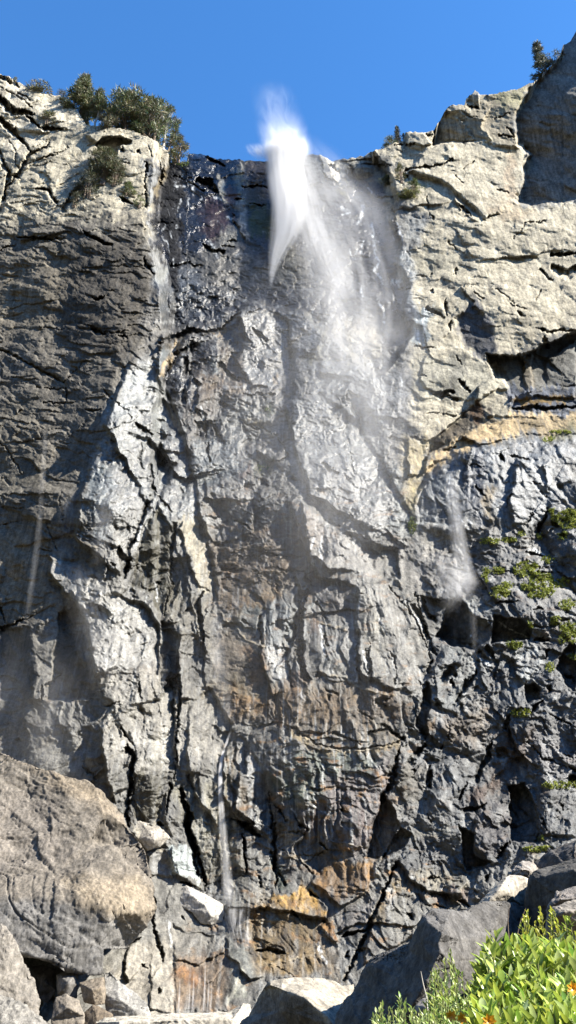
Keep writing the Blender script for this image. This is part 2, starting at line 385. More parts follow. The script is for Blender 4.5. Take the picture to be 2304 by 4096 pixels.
# shaded prow at the top right: its flank faces left and leans out
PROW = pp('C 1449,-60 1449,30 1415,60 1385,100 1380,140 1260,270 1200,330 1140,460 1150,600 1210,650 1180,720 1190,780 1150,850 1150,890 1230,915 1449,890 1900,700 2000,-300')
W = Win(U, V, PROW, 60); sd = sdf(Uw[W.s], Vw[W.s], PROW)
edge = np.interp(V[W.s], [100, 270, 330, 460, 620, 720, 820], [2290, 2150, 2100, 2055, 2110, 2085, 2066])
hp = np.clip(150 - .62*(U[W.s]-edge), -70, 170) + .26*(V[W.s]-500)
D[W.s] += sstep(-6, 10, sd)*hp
def undercut(U, V, pts, ws):
    """a broken lip: sheer on its upper / right side, running out below"""
    out = np.zeros(U.shape, F32)
    for i in range(len(pts)-1):
        x0, y0 = pts[i]; x1, y1 = pts[i+1]
        ex, ey = x1-x0, y1-y0; L = math.hypot(ex, ey) + 1e-6
        nx, ny = -ey/L, ex/L
        if nx*.55 - ny*.85 < 0: nx, ny = -nx, -ny
        t = np.clip(((U-x0)*ex + (V-y0)*ey)/(L*L), 0, 1)
        dx = U-x0-t*ex; dy = V-y0-t*ey
        w = np.maximum(ws[i] + (ws[i+1]-ws[i])*t, 1.5)
        s = (dx*nx + dy*ny)/w; al = np.abs(dx*ex + dy*ey)/L/w
        g = np.where(s > 0, np.clip((1.0-s)/.35, 0, 1), np.clip(1 + (s+.5)/1.6, 0, 1))*np.clip(1.6-al*1.2, 0, 1)
        out = np.maximum(out, g)
    return out
# ---- cracks: (points, half width px, depth px)
CR = [
 ('A 10,95 80,125 150,180', [14,14,3], 60), ('A 0,265 120,350 250,375', [16,20,3], 70), ('A 0,400 110,490 220,640', [14,18,3], 60),
 ('A 120,220 230,275', 5, 25), ('A 190,395 310,470', 11, 45), ('A 330,465 470,490', [18,3], 60), ('A 430,255 525,315', [4,10], 30),
 ('A 500,180 520,330', 3, 12), ('A 360,580 230,650 150,790 60,900 0,1080', [6,11,11,8,8], 38), ('A 0,640 60,800 40,980', [7,10,4], 40), ('A 80,830 145,845', 11, 40),
 ('A 250,915 350,930 410,1000', [3,9,10], 50), ('A 310,690 420,660', 6, 26), ('A 865,970 960,1030', 13, 50), ('A 1060,600 1100,690 1170,770', 4, 16),
 ('A 470,1050 520,960 580,910', [16,10,4], 40), ('A 870,620 890,640', 12, 40), ('A 1000,640 1015,660', 8, 40), ('A 160,760 500,610', 4, 14), ('A 0,180 120,240 230,330', 3, 14), ('A 60,560 150,780', 3, 12),  # first groove here stands for the shadow cast below the ledge shrubs
 ('A 1150,690 1170,830 1160,880', 9, 40), ('A 1050,720 1060,900 1060,1040', [6,3,8], 36),
 ('B 420,910 500,950 560,985', [5,12,6], 46), ('B 80,940 180,942 290,952', [3,7,3], 30), ('B 0,1003 75,985', 5, 24), ('B 720,1040 770,1130', 11, 46), ('B 600,560 660,575', 5, 20),
 ('D 460,240 530,233', 8, 36), ('D 450,395 525,420', 12, 40), ('D 600,430 645,445', 11, 44), ('D 0,500 150,570 230,620 320,665', [4,7,7,5], 26), ('D 320,665 440,560', 3, 20),
 ('D 180,690 330,700 330,770 225,765', 4, 20), ('D 430,803 510,808', 8, 36), ('D 520,700 590,770 660,845', 5, 24), ('D 690,870 760,930', [4,8], 36), ('D 705,960 710,1085', 4, 20), ('D 820,1095 865,1040', 10, 40),
 ('D 200,390 320,395', 4, 18), ('D 370,360 560,420 640,400', 3, 14), ('D 0,960 60,1050 110,1132', 4, 16), ('D 350,940 440,860', 3, 14), ('D 800,690 830,720 850,780', 4, 24),
 ('F 770,-40 770,110 730,180 690,290 650,380 640,500', [6,10,12,8,10,6], 60), ('F 780,110 870,175', 8, 50), ('F 600,370 630,430 630,510', [16,18,8], 70), ('F 650,470 690,450', 12, 50),
 ('F 880,250 865,400 860,540 830,700', [10,8,7,3], 60), ('F 1025,590 1000,650 1015,760 1020,890', [4,14,12,3], 70), ('F 890,1000 900,1085 910,1200', 6, 50),
 ('F 230,1055 310,1005', [10,6], 46), ('F 210,1060 215,1140', 9, 50), ('F 0,775 80,745 160,715', [10,6,3], 36), ('F 0,630 20,740', 8, 40), ('F 240,250 290,380', 4, 18), ('F 0,250 90,230', 4, 20),
 ('F 430,500 480,525', 5, 26), ('F 560,445 590,450', 6, 30), ('F 640,250 650,300', 6, 30), ('F 700,380 720,370', 6, 36), ('F 790,545 810,550', 9, 40), ('F 730,600 800,560', 5, 30), ('F 480,1050 520,1100', 6, 30),
 ('F 930,690 990,660', 12, 50), ('F 700,1040 715,1130', 6, 36), ('F 0,160 120,170', 3, 14), ('F 300,130 330,260 360,280', 4, 18), ('F 170,370 260,378', 4, 20), ('F 330,870 380,860', 4, 18),
 ('H 900,0 905,150 890,300 883,520', [7,9,4,3], 60), ('H 640,360 670,420 655,560 635,690 660,750', [14,12,11,13,8], 80), ('H 910,575 950,700 965,850 1005,1000', [10,16,17,9], 110),
 ('J 950,0 985,100 1020,200 1040,325', [17,13,11,3], 110), ('H 862,555 830,700', [11,6], 60), ('H 790,740 820,760', 10, 50), ('H 420,460 480,510', 9, 40), ('H 80,325 115,330', 7, 26), ('H 880,170 890,190', 8, 40),
 ('H 1190,735 1240,750 1300,810', [8,14,10], 60), ('J 1225,40 1235,240', [7,5], 50), ('J 1380,0 1390,320', [12,9], 50), ('J 1300,260 1310,320', 4, 30), ('H 530,160 600,140', 4, 20), ('H 610,260 660,340', 8, 40),
 ('J 770,330 780,520 800,610 820,690', [7,6,9,4], 60), ('J 905,455 935,465', 8, 40), ('J 640,610 700,560', 8, 60), ('J 705,700 740,720', 5, 40), ('J 790,830 800,840', 10, 40), ('J 905,280 980,300', 7, 40), ('J 1015,490 1125,470', 5, 30),
 # dark wall
 ('L 520,160 640,180 760,220 860,290', [6,8,8,5], 40), ('L 590,410 680,430 740,490 780,550', [14,22,16,6], 50), ('L 1000,480 1250,480', 6, 26), ('L 640,1040 720,1080 840,1110', [4,12,8], 46), ('L 300,1240 440,1220 620,1230', 6, 26),
 ('L 1080,640 1240,640', 4, 20), ('L 500,430 620,500 700,520', 5, 20), ('L 140,820 340,830', 4, 14), ('L 800,1040 950,1060', 5, 24), ('L 350,370 520,400', 4, 20), ('L 930,600 1010,595', 9, 34), ('L 870,990 960,1000', 4, 20),
 # centre crags
 ('N 190,340 300,310 420,250 560,270 690,230 850,100', [10,14,16,14,10,5], 80), ('N 330,440 480,370 460,340', [14,12,10], 60), ('N 200,650 300,500 380,400', 7, 40), ('N 400,500 410,700 390,830', [14,22,12], 50),
 ('N 680,530 800,640 830,670', [10,16,8], 46), ('N 830,650 940,660', 7, 36), ('N 690,860 750,880', 12, 46), ('N 560,1010 560,1130', 12, 46), ('N 640,1040 690,1150', [8,13], 46), ('N 590,1180 590,1330', 8, 40),
 ('N 870,770 1030,790 1050,830', 6, 30), ('N 1080,770 1120,770', 7, 30), ('N 1270,330 1280,520', 5, 40), ('N 980,240 1060,340', [10,12], 46), ('N 900,120 1010,80', 4, 26), ('N 850,990 920,1030 1050,1080 1150,1120', 4, 24), ('N 890,1530 960,1540', 12, 40),
 ('N 1160,1120 1240,1290 1180,1350', 4, 26), ('N 500,930 520,970', 6, 30), ('N 1040,1480 1100,1540', 16, 40), ('N 160,980 230,1010', 8, 40), ('N 0,1030 60,1090 130,1120', [8,7,4], 46), ('N 0,920 90,920', 5, 30), ('N 10,1250 20,1350 60,1400', 5, 30), ('N 150,1450 240,1310', 10, 46), ('N 350,1570 380,1610', 6, 30), ('N 420,1400 470,1420', 8, 30), ('N 120,1530 160,1600', 12, 46),
 ('O 60,130 170,145', 6, 30), ('O 280,180 410,215', [5,10], 40), ('O 180,570 300,570 360,575', [10,12,8], 40), ('O 440,580 500,585', 6, 24), ('O 170,660 230,650', 5, 24), ('O 870,630 920,680', 13, 50), ('O 770,605 930,600', 5, 30),
 ('O 790,640 800,700 870,705', 4, 24), ('O 840,760 800,980 750,1160 720,1290', [16,26,26,14], 60), ('O 880,760 840,1000 830,1150', [12,16,22], 50), ('O 840,1180 840,1330 880,1450 910,1480', [22,15,22,14], 80), ('O 1000,1430 960,1470', 12, 40), ('O 500,940 510,1180', 8, 30), ('O 350,990 420,1030', 8, 36), ('O 640,760 620,660', 4, 24), ('O 740,1340 745,1560', 5, 36), ('O 400,750 450,765', 6, 28), ('O 1320,1280 1330,1480', [10,14], 40), ('O 1380,1230 1400,1500', 7, 30), ('O 1040,1100 1060,1200', 8, 30), ('O 960,820 1030,980', [3,8], 30), ('O 330,460 480,470', 4, 18), ('O 500,430 620,450 830,470', 4, 18), ('O 560,560 800,600', 3, 16), ('O 300,1380 440,1400', 4, 14), ('O 1200,250 1310,335', [4,8], 30), ('O 1040,180 1150,215', 6, 26),
 ('G 640,660 700,780 740,900', [12,14,5], 46), ('G 690,750 720,830', 10, 40), ('G 500,560 610,680 720,880', 3, 24), ('G 280,0 330,50', 8, 30), ('G 0,0 60,30', 5, 30), ('G 180,1080 250,1110', 8, 40), ('G 200,1100 210,1132', 8, 40), ('G 310,180 330,240', 4, 30), ('G 100,510 120,560', 10, 40),
 ('I 0,260 150,345 280,375 430,360 560,330', 6, 26), ('I 230,290 340,340', [12,5], 36), ('I 440,140 500,160', 12, 40), ('I 480,250 580,330', [10,8], 40), ('I 350,180 420,220', 4, 24), ('I 260,300 300,320', 10, 30), ('I 0,790 90,800', 4, 16), ('R 690,130 705,420', [6,8], 50), ('R 720,210 810,330', [3,9], 30), ('R 860,290 910,370', 5, 24), ('R 1190,200 1210,290', 5, 26), ('R 910,350 970,390', [13,8], 36), ('R 1040,500 1100,550', [6,9], 34), ('R 690,560 800,800', [10,18], 40), ('R 770,540 880,580 1000,590 1080,560', 3, 16), ('R 880,580 1000,720', 3, 20), ('R 970,820 1030,900', 9, 46), ('R 830,980 900,1030', 9, 36), ('R 600,1270 800,1280', [10,14], 40), ('R 1220,1160 1400,1130', 14, 46), ('R 1230,1330 1260,1280', 10, 40), ('R 730,1390 860,1470', 4, 20), ('R 1070,1060 1080,1050', 9, 40), ('R 490,340 580,350', [10,14], 60), ('R 500,460 520,720', [8,6], 46), ('R 540,350 590,420', 12, 46), ('R 400,320 470,340', 5, 40), ('R 600,740 610,820', 4, 30),
 ('K 545,200 480,350 410,520 280,790', [9,9,10,8], 70), ('K 600,450 640,480', 12, 40), ('K 700,270 760,260', 14, 34), ('K 850,380 920,410', 14, 46), ('K 270,560 390,540', 13, 40), ('K 290,660 310,670', 14, 40), ('K 110,330 140,360', 10, 36), ('K 990,280 1010,240', 10, 40), ('K 690,400 830,420', 6, 30),
 # right wall
 ('C 600,730 760,700 830,670', [8,5,3], 34), ('C 580,745 610,780', 13, 46), ('C 870,910 920,960', 10, 40), ('C 1000,980 1060,950', 4, 22), ('C 1190,1000 1290,980', 3, 20), ('C 1140,1065 1190,1005', 3, 18), ('C 1050,825 1120,850', 4, 20), ('C 880,730 940,690', 3, 16), ('C 840,760 880,800', 3, 18), ('C 700,870 730,980', 4, 22), ('C 520,920 550,1000 560,1080', 5, 30), ('C 210,700 250,735', 8, 40), ('C 1060,555 1140,570', 6, 36), ('C 700,545 730,545', 8, 36), ('C 890,410 960,410', 5, 30), ('C 1040,470 1110,440', 4, 24), ('C 540,600 640,595', 6, 30), ('C 1100,520 1140,570', 5, 30), ('C 380,705 520,710', 5, 20), ('C 440,860 530,870', 6, 26), ('C 320,700 330,770', 6, 30), ('C 800,1090 860,1130', 4, 20),
 ('E 1330,20 1460,25', [6,12], 60), ('E 1340,80 1400,120 1460,80', [16,22,14], 46), ('E 700,290 785,335', [12,9], 50), ('E 790,250 800,335', 9, 46), ('E 815,360 820,400', 10, 40), ('E 560,205 620,203', 5, 34), ('E 640,487 740,492', [6,3], 36), ('E 720,715 840,712', [4,18], 50), ('E 735,725 830,735', 14, 46), ('E 855,650 910,715', [5,13], 46), ('E 840,760 850,740', 10, 36), ('E 850,535 880,580', 4, 30), ('E 1150,310 1195,340', 10, 36), ('E 1250,400 1449,405', 8, 46), ('E 1120,800 1449,790', 16, 46), ('E 1050,200 1140,260', 3, 18), ('E 1120,270 1200,290', 3, 18), ('E 930,200 980,240', 5, 24), ('E 640,130 730,130', 3, 18), ('E 830,130 850,95', 5, 26), ('E 720,200 740,220', 8, 36), ('E 1260,100 1340,150', 9, 36), ('E 1270,200 1250,250', 3, 16), ('E 1290,430 1310,500', 14, 36), ('E 660,630 700,630', 4, 26), ('E 690,820 850,830', 3, 18), ('E 700,1020 720,960', 4, 24), ('E 620,940 670,955', 6, 24), ('E 760,1000 840,990', [3,6], 30), ('E 500,120 560,330', 5, 24), ('E 290,730 380,910', [10,14], 30), ('E 510,940 590,960', [5,8], 36), ('E 320,1040 330,1132', 4, 24), ('E 180,1080 250,1130', [6,8], 46), ('E 1060,1030 1090,1060', 9, 36), ('E 1120,1028 1210,1055', 5, 30), ('E 0,340 10,560', 4, 30),
 ('Q 810,1080 870,1130', 10, 40), ('Q 1030,1640 1100,1520', 6, 26), ('Q 1140,1700 1210,1500', [18,3], 60), ('Q 880,1500 920,1400', 6, 20), ('Q 1070,1300 1150,1310', 4, 22), ('Q 1150,1360 1220,1420', 4, 22), ('Q 560,1150 680,1160', 4, 18), ('Q 620,1310 710,1420', 9, 26), ('Q 1240,1620 1310,1670', 12, 40), ('Q 1330,1740 1360,1700', 12, 40),
 ('P 760,270 800,265', 10, 40), ('P 950,340 1070,330', 8, 40), ('P 1170,390 1240,380', 11, 46), ('P 1340,440 1400,450', 12, 46), ('P 1190,570 1290,590', [12,7], 46), ('P 510,790 530,700', [12,14], 46), ('P 600,830 640,770 680,800', [16,20,10], 50), ('P 650,830 660,880', 8, 40), ('P 550,960 580,1000', 13, 40), ('P 690,980 760,850 820,770', [10,14,6], 50), ('P 880,620 930,690', [18,16], 50), ('P 810,670 830,640', 8, 34), ('P 1280,640 1260,700', [10,7], 46), ('P 1200,870 1210,900', 14, 46), ('P 1270,900 1290,860', 14, 46), ('P 1150,1050 1230,970', [8,14], 50), ('P 1280,1050 1449,1140', 5, 30), ('P 990,1150 1040,1030', [14,6], 46), ('P 1360,1310 1449,1330', 6, 34), ('P 1200,130 1300,150', 6, 40), ('P 930,130 1060,150', 4, 30), ('P 1130,100 1300,120', 4, 30), ('P 1130,10 1240,40', 9, 46), ('P 630,1210 640,1130', 5, 30), ('P 380,1360 470,1240', [22,12], 60), ('P 270,1450 330,1250', [16,5], 60), ('P 200,1590 270,1490 300,1440', [16,14,5], 60), ('P 500,1510 520,1380', [16,8], 50), ('P 590,1280 600,1250', 8, 40), ('P 410,1400 420,1430', 8, 40), ('P 460,300 500,420 540,440', [8,14,9], 46), ('P 420,260 500,560', 4, 26), ('P 370,350 520,680', 4, 26), ('P 820,1480 880,1330 910,1250', [16,14,6], 50), ('P 700,1590 740,1490', [12,6], 46), ('P 1380,1470 1449,1460', 14, 46), ('P 50,530 60,850', 4, 24), ('P 120,600 135,860', 6, 30), ('P 170,960 250,950', [14,10], 40), ('P 110,1180 240,1140 340,1210', [8,9,6], 36), ('P 0,1220 60,1240', 6, 30), ('P 290,860 290,700 250,640', 4, 20),
 ('I 1390,0 1449,30', 10, 46), ('I 1200,330 1290,420 1449,480', 4, 26), ('I 1080,870 1120,840', [14,10], 50), ('I 1060,920 1100,860', 12, 46), ('I 890,680 990,650', [12,9], 46), ('I 700,700 720,740', 5, 30), ('I 715,570 730,480', [12,8], 46), ('I 1420,520 1449,510', 14, 46), ('I 1280,720 1300,780', 6, 36), ('I 1370,640 1380,700', 5, 30),
]
Uc = Uw + 4*perlin(U/17, V/17, 14) + 3*perlin(U/7, V/7, 15); Vc = Vw + 4*perlin(U/17, V/17, 24) + 3*perlin(U/7, V/7, 25)
for s, hw, dep in CR:
    P_ = pp(s); W = Win(U, V, P_, 60)
    if not W.ok: continue
    if len(P_) == 2:
        (x0, y0), (x1, y1) = P_
        P_ = [P_[0], (x0*.6+x1*.4, y0*.6+y1*.4), P_[1]]
        hw = [hw*.3, hw, hw*.15] if np.isscalar(hw) else [hw[0]*.8, (hw[0]+hw[1])*.5, hw[1]*.4]
    elif np.isscalar(hw): hw = [hw*.25] + [hw]*(len(P_)-2) + [hw*.2]
    hw = [x*.62 for x in hw]
    q = undercut(Uc[W.s], Vc[W.s], P_, hw)
    dep *= .7 if 230 < P_[0][0] < 760 and 1400 < P_[0][1] < 2700 else 1
    D[W.s] = D[W.s] + q*dep*(0.9 + 0.5*perlin(U[W.s]/26, V[W.s]/26, 77))
# ---- thin lit ledges
LG = ['G 160,740 300,790', 'G 170,990 280,1020 380,1080 540,1110', 'I 0,262 150,350 280,385 430,372 560,345', 'F 1110,690 1220,810 1330,865', 'R 760,540 860,600 940,640', 'R 730,580 1000,590 1090,555', 'R 880,580 1000,700', 'R 720,430 900,435', 'R 1130,480 1380,530', 'O 1000,1430 1200,1480 1449,1600', 'O 440,585 640,595', 'R 560,1050 740,1050', 'R 640,1360 850,1350 1020,1290', 'R 900,200 1020,235', 'F 200,230 330,290 480,370', 'F 130,430 60,540', 'O 1020,1010 1200,1070']
for s in LG:
    P_ = pp(s); W = Win(U, V, P_, 40)
    q, _w = pdist(Uw[W.s], Vw[W.s], P_, 9.0)
    up = np.clip(1-q, 0, 1); D[W.s] -= 6*up*up
# ---- regional fracture
def region(s, soft):
    P_ = pp(s); m = np.zeros(U.shape, F32); W = Win(U, V, P_, soft + 40)
    m[W.s] = sstep(-soft, soft, sdf(Uw[W.s] + 2*(Uw[W.s]-U[W.s]), Vw[W.s] + 2*(Vw[W.s]-V[W.s]), P_)); return m
R_left = region('X -500,760 300,830 560,860 640,1400 430,1600 340,1900 560,2050 500,2200 230,2250 200,2950 -500,3050', 50)
R_topl = region('X -500,200 300,400 700,600 640,850 300,850 -500,780', 40)
R_rblk = region('X 1690,2200 1900,2120 2304,2080 2800,2060 2800,3600 1500,3600 1600,3000 1740,2600', 40)
R_flut = region('X 1150,2300 1600,2280 1720,2700 1640,3000 1500,3400 1050,3420 1080,2900 1000,2500', 50)
R_crag = region('X 640,1150 1300,1150 1640,1600 1640,2200 1150,2300 850,2560 850,2250 660,1600', 50)
R_dark = region('X 640,640 1065,640 1640,640 1660,1100 1600,1450 1200,1300 960,1250 760,1340 640,1300', 40)
R_lowc = region('X 880,2750 1560,2950 1500,3420 1600,3400 1900,3450 1800,3800 1300,4100 700,4100 860,3300', 50)
R_slab = region('X 640,1500 850,2250 830,2700 1100,3300 900,3600 700,3500 500,3300 230,2900 260,2250 450,1650', 40)
R_bulg = region('X 1640,2080 1720,1900 1900,1780 2304,1740 2800,1740 2800,2080 2200,2140 1700,2140', 30)
R_tanr = region('X 1580,500 2800,300 2800,1700 1700,1800 1620,1700 1640,1000', 50)
w1 = 1.6*perlin(Xb/9, Sb/9, 33); w2 = 1.6*perlin(Xb/9, Sb/9, 43)
wx = Xb + w1 + 0.9*perlin(Xb/3.1, Sb/3.1, 31) + 0.28*perlin(Xb/1.1, Sb/1.1, 32) + .06*perlin(Xb/.4, Sb/.4, 34)
wy = Sb + w2 + 0.9*perlin(Xb/3.1, Sb/3.1, 41) + 0.28*perlin(Xb/1.1, Sb/1.1, 42) + .06*perlin(Xb/.4, Sb/.4, 44)
def rot(a, sx, sy):
    c, s = math.cos(a), math.sin(a)
    return (wx*c + wy*s)/sx, (-wx*s + wy*c)/sy
pm = sstep(-.35, .55, fbm(Xb/7, Sb/7, 3, 52)); pn = sstep(-.4, .5, fbm(Xb/4, Sb/4, 3, 53)); pq = sstep(-.1, .6, fbm(Xb/11, Sb/8, 3, 54))
TOE = sstep(3650, 3900, V)
R_dk = R_dark*(.30 + .70*sstep(950, 1150, V + 60*perlin(U/120, V/80, 16)))
SM = 1 - .62*R_tanr - .62*R_topl - .35*R_left
M = fbm(Xb/14, Sb/14, 5, 51)*0.9
def sc(a, sx, sy, seed, slope, sign, off=.25, k=.45):
    x, y = rot(a, sx, sy); return scoops(x, y, seed, 1.0, k, sign, off)*slope*min(sx, sy)
M += sc(.25, 6.5, 8, 61, .34, 1)*(.5 + .5*R_crag + .6*R_rblk + .2*R_lowc + .3*R_slab - .1*R_topl)
M += SM*sc(-.35, 2.8, 3.6, 62, .42, -1)*(.28 + .28*R_crag + .8*R_rblk + .42*R_slab + .3*R_lowc + .15*R_flut + .15*R_tanr)
M += SM*sc(.45, 1.3, 1.6, 60, .46, 1)*(.25 + .30*R_crag + .7*R_rblk + .36*R_slab + .3*R_lowc + .35*R_dk + .1*R_bulg)
M += SM*sc(-.2, .62, .75, 63, .48, -1)*(.28 + .4*R_crag + .6*R_rblk + .45*R_slab + .3*R_lowc + .35*R_dk + .1*R_left)*(.4 + .6*pn)
M += SM*sc(.3, .34, .4, 57, .5, 1)*(.35 + .45*R_crag + .5*R_rblk + .3*R_slab + .35*R_lowc + .3*R_dk + .2*R_flut)
M += facets(*rot(-.25, 3.1, 2.0), 66, .5, .3)*pm*pq*(.10 + .2*R_crag + .7*R_rblk + .15*R_slab + .2*R_lowc)
# flakes of the left buttress: each juts at its foot
fl = facets(*rot(-.25, 3.9, 1.5), 64, .55, .3, by=.5)*(.1 + .75*pq) + facets(*rot(-.36, 1.5, .5), 65, .5, .35, by=.55)*.20*pn + facets(*rot(-.1, .7, .28), 59, .5, .4, by=.5)*.11*pm
M += fl*(R_left*.62 + .15*R_tanr*pq + .12*R_dk)
M += sc(-.75, 2.2, .6, 72, .40, 1)*(.5*R_left + .2*R_tanr)
M += sc(-.55, 3.4, 1.5, 71, .42, 1)*(.9*R_left + .5*R_topl + .5*R_tanr)
M += facets(*rot(.55, 6.5, 1.9), 66, .7, .2, by=.5)*.5*R_topl*pm
M += facets(*rot(.10, 5.0, 1.9), 67, .5, .3, by=.3)*.38*R_tanr*pm*pq
# flutes and columns
M += sc(.12, .95, 6.0, 68, .55, 1)*(R_flut*1.1 + .5*R_lowc + .6*R_slab + .6*R_bulg + .35*R_dk + .4*R_crag)
M += sc(.06, .42, 3.4, 69, .5, -1)*(R_flut*1.0 + .6*R_lowc + .6*R_slab + .3*R_bulg + .4*R_dk + .45*R_crag + .15*R_rblk)
# horizontal beds in the lower middle
M += facets(*rot(-.12, 6, .9), 70, .4, .15, by=.4)*.3*pm*(R_lowc + .5*R_crag + .4*R_flut)
rd = ridged(wx/2.6, wy/2.2, 5, 81, .58)
M += facets(*rot(.5, .55, .42), 58, .5, .5)*(.04 + .2*R_crag + .26*R_rblk + .16*R_slab + .12*R_lowc + .08*R_dark)*(.4+.6*pm)
M -= rd*(.05 + .06*R_crag + .08*R_rblk + .05*R_dk + .10*R_slab - .03*R_topl - .02*R_tanr)*(.4 + .6*pn)
M += fbm(Xb/.8, Sb/.8, 4, 91, .65)*(.04 + .03*R_left + .05*R_crag + .05*R_rblk + .03*R_dark + .03*R_slab)
Y = (Yb + MPP*D + M).astype(F32)
t = Y/ry
PX, PZ = rx*t, 1.7 + rz*t
print('cliff form', round(_time.time()-_t0, 1), U.shape)
def surf(u, v):
    """surveyed point of the built cliff face"""
    j = int(np.clip(round((u-us[0])/STEP), 0, len(us)-1)); i = int(np.clip(round((v-vt[j])/(VB-vt[j])*(NR-1)), 0, NR-1))
    return Vector((float(PX[i, j]), float(Y[i, j]), float(PZ[i, j])))
# ------------------------------------------------------------------ rock colours (mineral, stain, wet film and some painted shade), laid on the face
TAN=(.45,.408,.322); TAND=(.27,.235,.18); GREY=(.165,.16,.148); GREYB=(.15,.138,.12); BRN=(.105,.09,.073); WHT=(.22,.222,.22); DARK=(.008,.009,.0125)
CHAR=(.026,.028,.033); SLATE=(.12,.125,.13); RUST=(.17,.095,.042); OCHR=(.29,.20,.095); BAND=(.44,.34,.21); MOSS=(.05,.07,.022); OLIV=(.075,.068,.045); PURP=(.12,.10,.10); CREAM=(.52,.475,.39); BLUE=(.14,.15,.165); RED=(.030,.014,.010)
CO = np.empty(U.shape + (4,), F32)
CO[...] = np.array((*GREY, .45), F32)
